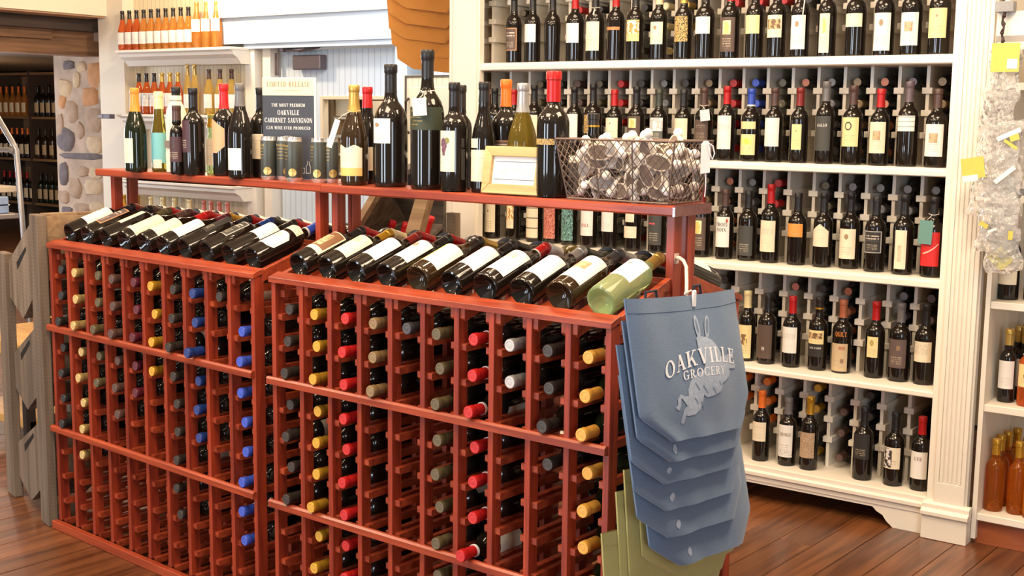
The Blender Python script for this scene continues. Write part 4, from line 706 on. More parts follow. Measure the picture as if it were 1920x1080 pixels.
def pilaster(u0, u1, nfl):
    p = build(MB().box(u0, -.012, .09, u1, .02, 2.6).box(u0 + .032, -.025, .2, u1 - .008, -.011, 2.6), 'pilaster', WHITE, cb)
    a, b = u0 + .030, u1 - .006
    if nfl:
        n = nfl; wd = (b - a - .016) / n
        build(MB().box(a, -.030, .09, b, -.012, .21), 'pilaster_plinth', WHITE, p, bevel=.002)
        build(MB().box(a, -.030, .21, a + .014, -.012, 2.6).box(b - .014, -.030, .21, b, -.012, 2.6), 'pilaster_edge', WHITE, p)
        for i in range(n - 1):
            c0 = a + .014 + (b - a - .028) * (i + .5) / (n - 1)
            hw = (b - a - .028) / (n - 1) / 2 - .0022; build(MB().box(c0 - hw, -.030, .21, c0 + hw, -.012, 2.6), 'flute_rib', WHITE, p, bevel=.0015)
    build(MB().box(u0 - .004, -.050, 0, u1 + .014, .02, .085), 'base_block', WHITE, p, bevel=.002)
    build(MB().prism([(-.012, .135), (-.030, .135), (-.044, .128), (-.044, .114), (-.052, .110), (-.060, .104), (-.060, .092), (-.050, .085), (-.012, .085)], u0 - .006, u1 + .018, 'x'), 'base_moulding', WHITE, p)
pilaster(0.0, .143, 6); pilaster(-2.242, -2.07, 0)
build(MB().prism([(.001, .1385), (-.010, .136), (-.010, .120), (-.022, .114), (-.022, .102), (-.012, .095), (-.012, .078), (-.004, .078), (.001, .078)], -2.07, -.001, 'x'), 'base_moulding', WHITE, cb)
ap = [(0, 0), (0, .08), (-2.07, .08), (-2.07, 0), (-1.95, 0), (-1.90, .03), (-1.86, .066), (-.20, .066), (-.185, .052), (-.160, .040), (-.145, .020), (-.120, 0)]
v_ = [(u, -.008, z) for u, z in ap] + [(u, .010, z) for u, z in ap]; n_ = len(ap)
mb = MB(); mb.v = v_; mb.f = [tuple(range(n_)), tuple(reversed(range(n_, 2 * n_)))] + [(i, n_ + i, n_ + (i + 1) % n_, (i + 1) % n_) for i in range(n_)]
build(mb, 'scalloped_apron', WHITE, cb)
first = (0, 0, 0, 6, 8)
dm = {}
for t in range(5):
    z0 = ZT[t]; z1 = ZU[t - 1] if t else 2.09
    dme = MB().box(0, .153, 0, .0125, .45, z1 - z0).mesh('divider', WHITE)
    cle = cached('cleat', lambda: MB().box(-.0125, .145, 0, .025, .44, .023).mesh('cleat', WHITE, bevel=.0015))
    for i in range(first[t], 20):
        d = put('divider', dme, cb, (DU(i), 0, z0))
        for dz in (.262, .181, .100): put('cleat', cle, cb, (DU(i), 0, z0 + dz))
    if t < 3:
        for dz in (.262, .181, .100): put('cleat', cle, cb, (-2.2375, 0, z0 + dz))

ROWN = ['top visible shelf', 'second shelf', 'third shelf', 'fourth shelf', 'bottom shelf']
STAND_KIND = {'no paper label and tapered body': 'tp'}
for row, u, v, h, r, cap_, labs, desc in SHELF_BOTTLES:
    L_ = [(z0, z1, sh, co, stl, -58 if sh != 'narrow' else -46, 52 if sh != 'narrow' else 46) for z0, z1, sh, co, stl in labs]
    ring = None; cc = cap_
    if cap_ == 'blackgold': cc, ring = 'dark', 'yellow'
    b = bottle('wine_bottle', 'dark bottle, %s, %s of white cabinet' % (desc, ROWN[row]), standing('S', u, v, ZT[row] + .0005, R(4)), h=h, r=r, cap=cc, labels=L_,
               kind='tp' if 'tapered' in desc else 'bx', group='standing bottles on the white cabinet', ring=ring or ('white' if cap_ == 'blue' else None), frac=.76 if cap_ != 'blackgold' else .84)
for o in [o for o in C.objects if 'wide tan label' in o.get('label', '')]: put('lettering', wrap_text('lettering', .0365, .150, R(8), 'QUILT', .042, .022, INK_O), o)
for o in [o for o in C.objects if 'script foot' in o.get('label', '')]: put('lettering', wrap_text('lettering', .0362, .128, R(4), 'TWO MULES', .046, .013, INK_T), o)
# bottles lying in the cubbies, necks outward
CUB = {0: {1: ('olive', [1]), 4: ('red', [1]), 5: ('dark', [1]), 7: ('dark', [1, 2, 3]), 8: ('cream', [1, 2, 3]), 9: ('gold', [1, 2]), 11: ('red', [1]), 12: ('red', [1]), 13: ('red', [1]), 14: ('dark', [1])},
       1: {2: ('olive', [0, 1]), 3: ('dark', [0, 1, 2]), 4: ('brown', [0, 1, 2, 3]), 5: ('olive', [0, 1, 2, 3]), 6: ('red', [0, 1, 2, 3]), 7: ('dark', [0, 1, 2, 3]), 8: ('grey', [0, 1, 2, 3]), 9: ('dark', [0, 1, 2, 3]), 10: ('tan', [0, 1, 2, 3]), 11: ('red', [0, 1, 2, 3]), 12: ('blue', [0, 1, 2, 3]), 13: ('olive', [0, 1, 2, 3]), 14: ('copper', [0]), 15: ('grey', [0, 1, 2, 3]), 16: ('tan', [0, 1, 2, 3]), 17: ('copper', [0, 1, 2, 3]), 18: ('mauve', [0]), 19: ('tan', [0, 1, 2, 3])},
       2: {1: ('dark', [2, 3]), 3: ('dark', [2, 3]), 5: ('dark', [2, 3]), 6: ('dark', [2, 3]), 7: ('maroon', [2, 3]), 8: ('maroon', [1, 2]), 9: ('dark', [0, 1, 2]), 10: ('tan', [0, 1, 2, 3]), 11: ('copper', [0, 1, 2, 3]), 12: ('grey', [0, 1, 2, 3]), 13: ('red', [0, 1]), 15: ('olive', [0, 1, 2, 3]), 16: ('grey', [0, 1, 2, 3]), 17: ('grey', [0, 1, 2, 3]), 18: ('grey', [0, 1, 2, 3]), 19: ('grey', [0, 1, 2, 3])},
       3: {10: ('dark', [0, 1]), 11: ('dark', [0, 1, 2, 3]), 12: ('dark', [2, 3]), 13: ('dark', [1, 2, 3]), 14: ('pink', [0]), 15: ('dark', [0, 1, 2, 3]), 16: ('copper', [0, 1, 2, 3]), 17: ('dark', [2]), 18: ('grey', [0, 1, 2, 3]), 19: ('mauve', [0, 1, 2, 3])},
       4: {12: ('orange', [0, 1]), 13: ('orange', [0, 1, 2]), 14: ('dark', [1, 2]), 15: ('yellow', [0, 1, 3]), 16: ('brown', [1, 2, 3]), 17: ('dark', [0, 1, 2, 3]), 19: ('black', [1, 2, 3])}}
ORD_ = ['first', 'second', 'third', 'fourth', 'fifth', 'sixth', 'seventh', 'eighth', 'ninth', 'tenth', 'eleventh', 'twelfth', 'thirteenth', 'fourteenth', 'fifteenth', 'sixteenth', 'seventeenth', 'eighteenth', 'nineteenth', 'twentieth']
LV = ['highest', 'second highest', 'second lowest', 'lowest']
def lying(frame, u, v_tip, z, h, spin, out=-1):
    base = Matrix.Translation(G(frame, u, v_tip + h, z)) @ Matrix.Rotation(yw(frame), 4, 'Z') @ Matrix.Rotation(R(90), 4, 'X') @ Matrix.Rotation(spin, 4, 'Z')
    return base
hid = []
for t, cols in CUB.items():
    for cidx, (cc, lv) in cols.items():
        for l in lv:
            u = DU(cidx) + .0125 + .046; z = ZT[t] + (.306, .225, .144, .045)[l]
            mtx = lying('S', u + random.uniform(-.003, .003), .150 + random.uniform(-.006, .02), z, .285, random.random() * 6)
            clear = (t == 0) or (l == 0 and (t < 3 or cidx > 11)) or (t == 4 and cc in ('orange', 'yellow')) or (l == 1 and cc in ('red', 'blue', 'copper') and t in (1, 2))
            if clear: bottle('wine_bottle', '%s capped cubby bottle, %s from right, %s tier over %s' % (cc, ORD[19 - cidx], LV[l], ROWN[t].replace(' visible', '')), mtx, h=.285, r=.036, cap='dark' if cc in ('tan', 'copper', 'grey', 'pink', 'olive', 'mauve') else cc, endcol=cc, seg=16, group='bottles lying in the white cabinet cubbies')  # sleeves of some colours made dark to imitate shade in the cubbies
            else: hid.append((mtx, cc))
for t, c0_, c1_ in ((3, 6, 10), (4, 8, 12)):
    for cidx in range(c0_, c1_):
        for l in (1, 2, 3)[(cidx + t) % 2:]: hid.append((lying('S', DU(cidx) + .0585, .155 + random.uniform(-.006, .02), ZT[t] + (.306, .225, .144, .045)[l], .285, 0), 'dark'))
joined_bottles('lying_bottles', 'dark bottles lying behind the standing ones in the white cabinet cubbies', 'wine bottles', hid)

# ================================================================ SHELF UNIT AT THE RIGHT EDGE
ru = sroot('display_shelves', 'white open bookcase at right edge of the frame with cherry base', 'shelf')
build(MB().box(.160, -.004, .02, .176, .40, 2.6), 'side_panel', WHITE, ru); build(MB().box(1.2, 0, .02, 1.22, .4, 2.6), 'side_panel', WHITE, ru)
build(MB().box(.176, .38, .02, 1.2, .40, 2.6), 'back_panel', beadboard('bookcase_back', (.70, .62, .50), 'X', .10), ru)
for z in (.088, .484, .850, 1.22, 1.27, 1.60): build(MB().box(.176, 0, z, 1.2, .38, z + .026), 'shelf_board', WHITE, ru, bevel=.002)
build(MB().box(.162, .02, 0, 1.2, .36, .088), 'cherry_base', wood('cherry_base_wood', (.22, .05, .015), (.36, .10, .03), .35, 0, 4, .1, .05, .3), ru)
build(MB().prism([(-.0, 1.72), (-.03, 1.735), (-.03, 1.76), (-.05, 1.78), (-.05, 1.86), (.0, 1.86)], .15, 1.2, 'x'), 'cornice', WHITE, ru)
RB_ = [(.205, .10, .876, 'cream label bottle under the hanging clear sleeves', dict(cap='black', labels=[(.055, .155, 'rect', 'cream', 'emblem', -58, 55)])),
       (.290, .12, .876, 'cream label bottle with red capsule at the frame edge', dict(cap='red', labels=[(.055, .14, 'rect', 'cream', 'photo2', -58, 55)])),
       (.222, .10, .510, 'gold capped dark bottle, front left on the second bookcase shelf', dict(cap='gold', h=.26, r=.030, labels=[(.05, .15, 'rect', 'white', 'faint', -60, 55)])),
       (.262, .17, .510, 'gold capped dark bottle, second in line behind the front one', dict(cap='gold', h=.26, r=.030, labels=[(.05, .15, 'rect', 'white', 'faint', -60, 55)])),
       (.232, .19, .510, 'gold capped dark bottle, third in line', dict(cap='gold', h=.26, r=.030)), (.240, .27, .510, 'gold capped dark bottle, fourth in line', dict(cap='gold', h=.26, r=.030)), (.275, .30, .510, 'gold capped dark bottle, rearmost in line', dict(cap='gold', h=.26, r=.030)),
       (.300, .08, .510, 'orange red liqueur bottle with yellow label and gold cap', dict(cap='gold', glass='rose', h=.25, r=.036, labels=[(.07, .15, 'rect', 'yellow', 'photo2', -58, 55)])),
       (.208, .08, .114, 'slim amber bottle with yellow cap, leftmost on lowest bookcase shelf', dict(cap='yellow', glass='amber', h=.26, r=.033)),
       (.205, .15, .114, 'slim amber bottle, second behind the leftmost one', dict(cap='yellow', glass='amber', h=.26, r=.033)), (.210, .22, .114, 'slim amber bottle, third behind the leftmost one', dict(cap='yellow', glass='amber', h=.26, r=.033)), (.225, .29, .114, 'slim amber bottle, rearmost behind the leftmost one', dict(cap='yellow', glass='amber', h=.26, r=.033)),
       (.285, .09, .114, 'slim amber bottle with yellow cap, middle of lowest bookcase shelf', dict(cap='yellow', glass='amber', h=.26, r=.033)), (.290, .17, .114, 'slim amber bottle, behind the middle one on lowest bookcase shelf', dict(cap='yellow', glass='amber', h=.26, r=.033)),
       (.345, .07, .114, 'amber dessert wine bottle with black cap at the frame edge', dict(cap='black', glass='amber', h=.30, r=.034))]
for u, v, z, lb_, kw in RB_: bottle('wine_bottle', lb_, standing('S', u, v, z, R(4)), seg=16, group='bottles on the right bookcase', **kw)
t = sroot('green_tin', 'small dark green and pink carton on the upper bookcase shelf', 'box'); t.location = G('S', .30, .06, 1.296)
for a, cl in ((0, (.02, .12, .06)), (.035, (.55, .36, .30)), (.09, (.02, .12, .06)), (.115, (.55, .36, .30))): build(MB().box(0, 0, a, .12, .1, a + .034), 'carton_band', plain('band_%d' % int(cl[0] * 100), cl, .5), t)
t = sroot('wire_basket_bottle', 'dark picture frame leaning on the top bookcase shelf', 'frame'); t.name = 'picture_frame'; t.location = G('S', .22, .10, 1.627)
build(MB().box(0, 0, 0, .012, .012, .10).box(.14, 0, 0, .152, .012, .10).box(.012, 0, .09, .14, .012, .10).box(.012, 0, 0, .14, .012, .01), 'frame_border', plain('dark_frame', (.06, .04, .035), .4), t)
build(MB().box(.012, .004, .01, .14, .008, .09), 'picture', plain('grey_print', (.4, .33, .30), .6), t)

# ================================================================ HANGING STRIP OF CLEAR BOTTLE SLEEVES
PLAS, nt_, b_ = nodes('clear_bubble_plastic')
b_.inputs['Base Color'].default_value = (.93, .92, .90, 1); b_.inputs['Roughness'].default_value = .06; b_.inputs['Transmission Weight'].default_value = .82; b_.inputs['IOR'].default_value = 1.25; b_.inputs['Specular IOR Level'].default_value = 1.0
tc_ = N(nt_, 'ShaderNodeTexCoord'); vo_ = N(nt_, 'ShaderNodeTexVoronoi'); vo_.inputs['Scale'].default_value = 62; nt_.links.new(tc_.outputs['Object'], vo_.inputs['Vector'])
bp_ = N(nt_, 'ShaderNodeBump'); bp_.inputs['Strength'].default_value = 1.0; bp_.inputs['Distance'].default_value = .007; bp_.invert = True
nt_.links.new(vo_.outputs['Distance'], bp_.inputs['Height']); nt_.links.new(bp_.outputs[0], b_.inputs['Normal'])
YEL = plain('yellow_card', (.55, .50, .09), .5, noise=.1, nscale=50); WCARD = plain('white_card', (.82, .80, .76), .5)
hk = thing('clip_strip', 'dark twisted cord hanging from a grey clamp beside the pilaster', 'hook', G('S', .172, -.075, 1.74), YS)
build(MB().box(-.022, -.01, .115, .038, .03, .150), 'clamp', plain('grey_clamp', (.30, .29, .29), .5, noise=.3, nscale=60), hk, bevel=.002)
build(MB().tube([(0.006 + .003 * math.sin(i * 1.3), .003 * math.cos(i * 1.3), .12 - i * .009) for i in range(15)], [.0035 + .002 * (i % 3) for i in range(15)], 6), 'twisted_cord', plain('brown_cord', (.06, .035, .03), .7), hk)
def sleeve(u, v, z, rot, seed, w_=.105, h_=.165):
    rnd = random.Random(seed); nx, nz = 9, 12; V_ = []; F_ = []
    for side in (0, 1):
        for j in range(nz + 1):
            for i in range(nx + 1):
                a, b = i / nx, j / nz; puff = math.sin(PI * a) ** .5 * math.sin(PI * min(1, max(0, b))) ** .3
                dd = (.007 + .013 * rnd.random()) * puff
                V_.append(((a - .5) * w_ * (1 + .10 * math.sin(b * 9 + seed)), (-dd if side == 0 else dd * .6), -b * h_ + .006 * math.sin(a * 7 + seed)))
        o_ = side * (nx + 1) * (nz + 1)
        for j in range(nz):
            for i in range(nx):
                q = o_ + j * (nx + 1) + i; F_.append((q, q + 1, q + nx + 2, q + nx + 1))
    mb = MB(); mb.v = V_; mb.f = F_
    t = tag(bpy.data.objects.new('bottle_sleeve', None), SLN[seed], 'plastic sleeve', 'clear bottle sleeves on the strip'); C.objects.link(t)
    t.location = G('S', u, v, z); t.rotation_euler = (0, rot, YS)
    build(mb, 'bubble_sheet', PLAS, t, smooth=25); return t
SLN = ['topmost clear bubble sleeve below the yellow header card', 'second clear sleeve from the top of the strip', 'third clear sleeve, wide one with a tilted white price card', 'fourth clear sleeve beside a sloping white card', 'fifth clear sleeve with the large yellow card sticking out left', 'sixth clear sleeve, middle of the tangled bunch', 'seventh clear sleeve with yellow specks', 'eighth clear sleeve, low in the bunch', 'lowest clear sleeve with yellow lower corner above the cream label bottle', 'clear sleeve hanging behind the bunch on its right', 'clear sleeve hanging behind the lower bunch']
SL = [(.196, -.085, 1.73, .0, .100, .17), (.190, -.095, 1.60, .08, .11, .17), (.210, -.105, 1.50, .15, .13, .16), (.200, -.110, 1.40, -.12, .13, .15), (.205, -.115, 1.33, .25, .13, .16), (.205, -.120, 1.26, -.1, .13, .16), (.215, -.118, 1.20, .1, .12, .15), (.222, -.112, 1.13, -.15, .12, .14), (.232, -.100, 1.11, .1, .09, .10), (.248, -.075, 1.50, .05, .08, .22), (.250, -.070, 1.30, .1, .07, .22)]
for i, (u, v, z, rot, w_, h_) in enumerate(SL):
    s_ = sleeve(u, v, z, rot, i, w_, h_)
    def card(x0, z0, x1, z1, m, a=0, nm='header_card', y=-.024):
        o_ = build(MB().box(-(x1 - x0) / 2, -.0015, -(z1 - z0) / 2, (x1 - x0) / 2, 0, (z1 - z0) / 2), nm, m, s_, ((x0 + x1) / 2, y, (z0 + z1) / 2), (0, a, 0)); return o_
    if i == 0: card(-.040, -.072, .050, .022, YEL); card(.012, -.062, .045, -.03, WCARD, 0, 'price_sticker', -.026)
    if i == 2: card(-.01, -.05, .07, -.035, WCARD, -.6, 'price_card'); card(.035, -.06, .065, -.04, YEL, -.5)
    if i == 3: card(-.02, -.09, .06, -.075, WCARD, -.6, 'price_card'); card(.02, .01, .07, .02, YEL, .7)
    if i == 4: card(-.115, -.045, -.04, .025, YEL, -.42); card(-.10, -.055, -.05, -.035, WCARD, -.42, 'price_sticker', -.026)
    if i == 6: card(-.05, -.06, -.02, -.045, YEL, .4); card(-.02, -.07, .01, -.062, WCARD, -.5, 'price_card')
    if i == 7: card(.03, -.03, .045, .0, YEL, .2)
    if i == 8: card(-.03, -.10, .035, -.045, YEL, .7, 'header_card', -.010)

# ================================================================ RED WINE RACK ISLAND
P_ = .115; RW = 10 * P_ + .0165
RZ = [.942, .851, .761, .670, .580, .489, .398, .307, .217, .126, .05]
def make_rack(label):
    t = thing('wine_rack', label, 'wine rack', group='red wine rack island')
    post = MB().box(0, 0, .03, .0165, .036, 1.022).mesh('post', CHERRY, bevel=.001)
    bpost = MB().box(0, .215, .03, .0165, .250, 1.082).mesh('back_post', CHERRY, bevel=.001)
    rg = MB().prism([(.010, .004), (.014, 0), (.252, 0), (.252, .019), (.010, .019)], 0, .017, 'x').mesh('rung', CHERRY_X)
    cr = MB().prism([(.006, .992), (.012, .986), (.25, 1.062), (.25, 1.084), (.006, 1.020)], -.015, .0315, 'x').mesh('cradle_rail', CHERRY_X)
    for i in range(11):
        u = i * P_; jit = random.uniform(-.0008, .0008)
        put('post', post, t, (u + jit, 0, 0)); put('back_post', bpost, t, (u, 0, 0))
        put('cradle_rail', cr, t, (u, 0, 0)) if 0 < i < 10 else None
        for k, z in enumerate(RZ):
            zt = z - .034
            if i > 0: put('rung', rg, t, (u - .017, 0, zt))
            if i < 10: put('rung', rg, t, (u + .0165, 0, zt))
    for u0, u1 in ((0, .0165), (RW - .0165, RW)):
        build(MB().prism([(.030, 1.005), (.252, 1.075), (.252, 1.112), (.030, 1.040)], u0, u1, 'x'), 'slope_board', CHERRY_X, t, bevel=.001)
        build(MB().box(u0 + (.0165 if u0 == 0 else -.017), .02, .975, u1 + (.017 if u0 == 0 else -.0165), .25, .995), 'side_cleat', CHERRY_X, t)
    for z in (.723, .358): build(MB().prism([(-.014, z + .002), (-.014, z + .018), (-.008, z + .023), (.0, z + .023), (.0, z)], -.012, RW - .004, 'x'), 'cross_rail', CHERRY_X, t)
    build(MB().prism([(-.006, 1.018), (-.006, 1.033), (.031, 1.046), (.034, 1.044), (.030, 1.028)], -.006, RW + .002, 'x'), 'top_rail', CHERRY_X, t, bevel=.001)
    build(MB().box(-.012, -.022, 0, RW, .0, .030), 'kick_board', CHERRY_X, t, bevel=.002)
    for z in (.25, .6, .9, 1.068): build(MB().box(0, .250, z, RW, .262, z + .028), 'back_rail', CHERRY_X, t)
    return t
def rack_at(t, frame, u, v, flip):
    t.location = G(frame, u, v, 0); t.rotation_euler = (0, 0, yw(frame) + (PI if flip else 0))
rb = make_rack('red cherry wine rack, right front section, below the blue green bottle')
rack_at(rb, 'B', 0, 0, False)
ra = copy_tree(rb); ra['label'] = 'red cherry wine rack, left front section, beside the weathered crates'; rack_at(ra, 'A', -1.1517, 0, False)
rc = copy_tree(rb); rc['label'] = 'red cherry wine rack, right rear section facing the white cabinet'; rack_at(rc, 'B', RW, .595, True)
rd = copy_tree(rb); rd['label'] = 'red cherry wine rack, left rear section facing the door'; rack_at(rd, 'A', -1.1517 + RW, .595, True)
def ledge(frame, u0, u1, up, label):
    t = thing('display_ledge', label, 'ledge', G(frame, 0, 0, 0), yw(frame), 'red display ledges')
    mb = MB().prism([(.215, 1.266), (.219, 1.262), (.381, 1.262), (.385, 1.266), (.385, 1.283), (.380, 1.287), (.220, 1.287), (.215, 1.283)], u0, u1, 'x')
    build(mb, 'ledge_board', CHERRY_X, t)
    pm = MB().box(0, .248, 1.0, .022, .284, 1.262).mesh('ledge_post', CHERRY, bevel=.0015); pm2 = MB().box(0, .312, 1.0, .022, .348, 1.262).mesh('ledge_post', CHERRY, bevel=.0015)
    for u in up: put('ledge_post', pm, t, (u, 0, 0)); put('ledge_post', pm2, t, (u, 0, 0))
    for u in up: build(MB().box(u + .001, .248, .985, u + .021, .348, 1.0), 'ledge_foot', CHERRY, t)
    return t
lgB = ledge('B', -.025, 1.190, (-.012, 1.150), 'red ledge board above the right racks, carrying the wire basket')
lgA = ledge('A', -1.195, .058, (-1.150, -.006), 'red ledge board above the left racks, carrying the sign and cans')
build(MB().prism([(.214, 1.262), (.214, 1.284), (.219, 1.288), (.386, 1.288), (.386, 1.262)], 1.186, 1.193, 'x'), 'end_tape', plain('glossy_tape', (.13, .040, .045), .08, coat=1.0, noise=.4, nscale=60, bump=.5), lgB)

# bottles lying in the front racks
FILL = {'A': [(1, range(1, 8), 'black'), (2, range(1, 9), 'cream gold'), (3, range(1, 6), 'olive'), (4, range(1, 7), 'brown'), (5, range(1, 6), 'purple'), (6, range(1, 5), 'yellow'), (7, range(1, 10), 'dark'), (8, range(1, 7), 'navy'), (9, [1], 'dark'), (10, range(2, 10), 'blue')],
        'B': [(1, range(1, 8), 'dark'), (2, range(1, 10), 'yellow'), (3, range(1, 10), 'red'), (4, range(1, 4), 'tan'), (5, [1], 'slate'), (6, range(1, 9), 'olive'), (7, range(1, 8), 'red'), (8, range(1, 3), 'silver'), (9, range(1, 5), 'dark'), (10, range(1, 9), 'gold')]}
for fr_, cols in FILL.items():
    u0 = -1.1517 if fr_ == 'A' else 0.0; side = 'left' if fr_ == 'A' else 'right'
    for col, rows, cc in cols:
        for rw in rows:
            z = RZ[rw - 1] + (.004 if rw < 4 else 0); onrail = rw in (3, 7)
            vt = random.uniform(-.010, .010) - (.012 if onrail else 0)
            if fr_ == 'A' and col == 8 and onrail: vt = -.035
            if fr_ == 'B' and col == 7 and rw == 7: vt = -.040
            ccc = 'gold' if (fr_ == 'B' and col == 10) else cc
            if fr_ == 'B' and col == 10: ccc = 'mustard'
            word = {'cream gold': 'pale gold', 'navy': 'dark blue', 'dark': 'dark', 'slate': 'slate grey'}.get(ccc, ccc)
            lb_ = [(.08, .17, 'rect', 'cream', 'plain', -60, 60)] if (col * 7 + rw * 5) % 4 == 0 else ()
            bottle('wine_bottle', '%s capped bottle lying in %s red rack, %s column from left, %s row' % (word, side, ORD[col - 1], ORD[rw - 1]), lying(fr_, u0 + (col - .5) * P_ + .008 + random.uniform(-.004, .004), vt, z - .001, .285, random.random() * 6.28), h=.285, r=.0375, cap=ccc, seg=18, labels=lb_,
                   glass='green' if ccc == 'mustard' and fr_ == 'B' and col == 10 else 'dark', group='bottles lying in the red racks', ring='white' if cc in ('blue',) or (fr_ == 'B' and col == 7) else None, frac=.80)
# rear racks: bottle bases face the front through empty cells
hid = []
for fr_, u0, cells in (('B', 0.0, [(4, 4), (4, 5), (4, 6), (4, 7), (5, 2), (5, 3), (9, 6), (9, 7), (8, 6), (8, 4), (1, 8), (1, 9), (4, 8), (6, 9), (10, 9), (8, 7), (5, 9)]), ('A', -1.1517, [(8, 7), (8, 9), (9, 2), (9, 3), (10, 1), (9, 5), (9, 6), (6, 6), (10, 10), (10, 11), (3, 7), (5, 7), (9, 8)])):
    for col, rw in cells:
        z = RZ[rw - 1]; u = u0 + (col - .5) * P_ + .008
        m_ = Matrix.Translation(G(fr_, u, .31, z)) @ Matrix.Rotation(yw(fr_), 4, 'Z') @ Matrix.Rotation(R(-90), 4, 'X') @ Matrix.Rotation(random.random() * 6, 4, 'Z')
        hid.append((m_, 'dark'))
joined_bottles('lying_bottles', 'dark bottle bases seen deep inside the red racks between the rungs', 'wine bottles', hid)

# display bottles on the sloping tops
TILT = Matrix.Rotation(R(-72), 4, 'X')
def sloped(frame, u, v, z, spin=0, flip=False):
    return Matrix.Translation(G(frame, u, v, z)) @ Matrix.Rotation(yw(frame) + (PI if flip else 0), 4, 'Z') @ TILT @ Matrix.Rotation(spin, 4, 'Z')
W = (-64, 64)
DB_ = [('B', 1, 'brown horse picture label and black cap', 'bx', 'dark', 'black', [(.05, .165, 'rect', 'cream', 'horse', *W)], {}),
       ('B', 2, 'cream label and bright gold cap', 'bx', 'dark', 'yellow', [(.05, .160, 'rect', 'cream', 'emblem', *W)], {}),
       ('B', 3, 'white label and dark red cap', 'bx', 'dark', 'maroon', [(.05, .160, 'rect', 'white', 'faint', *W)], {}),
       ('B', 4, 'white label with small green crest and black cap', 'bx', 'dark', 'black', [(.055, .165, 'rect', 'white', 'stamp', *W)], {}),
       ('B', 5, 'half gold half white label and sloping shoulders', 'bg', 'brown', 'dark', [(.04, .150, 'rect', 'white', 'goldhalf', -75, 70)], dict(r=.040)),
       ('B', 6, 'plain white label and black cap, beside the gold label', 'bx', 'dark', 'black', [(.055, .165, 'rect', 'white', 'faint', *W)], {}),
       ('B', 7, 'white label with gold emblem and red cap with white ring', 'bg', 'dark', 'red', [(.035, .150, 'rect', 'white', 'emblem', *W)], dict(r=.040, ring='white')),
       ('B', 8, 'blank white label and silver cap', 'bg', 'dark', 'silver', [(.04, .145, 'rect', 'white', 'faint', *W)], dict(r=.039)),
       ('B', 9, 'large white label with tan picture and slate cap', 'bg', 'brown', 'slate', [(.035, .155, 'rect', 'white', 'brownsq', *W)], dict(r=.041)),
       ('B', 10, 'pale green glass, white label and gold cap', 'bx', 'pale', 'gold', [(.075, .165, 'rect', 'white', 'dot', *W)], dict(r=.040)),
       ('A', 1, 'white label, leftmost of the sloping row', 'bx', 'dark', 'black', [(.06, .165, 'rect', 'white', 'dot', *W)], {}),
       ('A', 2, 'dull brown label and black cap', 'bg', 'dark', 'black', [(.05, .17, 'rect', 'mauvebrown', 'framed', -50, 40)], {}),
       ('A', 3, 'ivory label with oval print and gold foil cap', 'bx', 'dark', 'olive', [(.065, .165, 'rect', 'cream', 'emblem', -64, 30)], {}),
       ('A', 4, 'large sand coloured label and brown cap', 'bg', 'dark', 'brown', [(.03, .150, 'rect', 'cream', 'plain', -70, 75)], {}),
       ('A', 5, 'cream label with fine print and red cap', 'bg', 'dark', 'red', [(.04, .140, 'rect', 'cream', 'faint', *W)], {}),
       ('A', 6, 'bright white square label and purple cap', 'bg', 'dark', 'purple', [(.045, .150, 'rect', 'white', 'faint', *W)], {}),
       ('A', 7, 'white script printed straight on black glass', 'bx', 'dark', 'black', [(.08, .19, 'rect', 'black2', 'lines', -40, 40)], {}),
       ('A', 8, 'etched oval on black glass and navy cap', 'bx', 'dark', 'navy', [(.07, .165, 'rect', 'charcoal', 'framedgrey', -40, 40)], {}),
       ('A', 9, 'white label and black cap, second from the right end', 'bx', 'dark', 'black', [(.10, .180, 'rect', 'white', 'faint', *W)], {}),
       ('A', 10, 'white shield label with neck label and blue cap', 'bx', 'dark', 'blue', [(.045, .135, 'shield', 'white', 'emblem', -70, 70), (.150, .182, 'wave', 'cream', 'bands', -70, 70)], dict(ring='white'))]
for fr_, i, desc, kd, gl, cc, labs, kw in DB_:
    u = (-1.1517 if fr_ == 'A' else 0) + (i - .5) * P_ + .008
    kw = dict(kw); rr = kw.pop('r', .0375); hh = .268
    bottle('wine_bottle', 'bottle on %s rack slope, %s' % ('left' if fr_ == 'A' else 'right', desc), sloped(fr_, u + random.uniform(-.003, .003),   .044, 1.067 + (rr - .0375) * .8, R(random.uniform(-4, 4))), h=hh, r=rr, kind=kd, glass=gl, cap=cc, labels=labs, seg=32, group='display bottles on the front slopes', frac=.79, **kw)
OPP = {'B': ['red', 'cream', 'red', 'red', 'gold', 'dark', 'white', 'green', 'silver', 'red'], 'A': ['maroon', 'brown', 'red', 'purple', 'red', 'yellow', 'red', 'dark', 'red', 'dark']}
for fr_, cs in OPP.items():
    for i, cc in enumerate(cs):
        u = (-1.1517 if fr_ == 'A' else 0) + (i + .5) * P_ + .008
        gl = 'olive' if cc == 'white' else ('green' if cc == 'green' else 'dark')
        bottle('wine_bottle', '%s capped bottle neck on rear slope, %s from left above %s rack' % ({'green': 'dark green', 'gold': 'mustard'}.get(cc, cc), ORD[i], 'left' if fr_ == 'A' else 'right'), sloped(fr_, u, .595 - .044, 1.067, 0, True), h=.266, r=.0375, glass=gl, cap=cc, labels=[(.06, .16, 'rect', 'white', 'faint', *W)], seg=20, kind='bg' if i % 3 else 'bx', group='display bottles on the rear slopes')

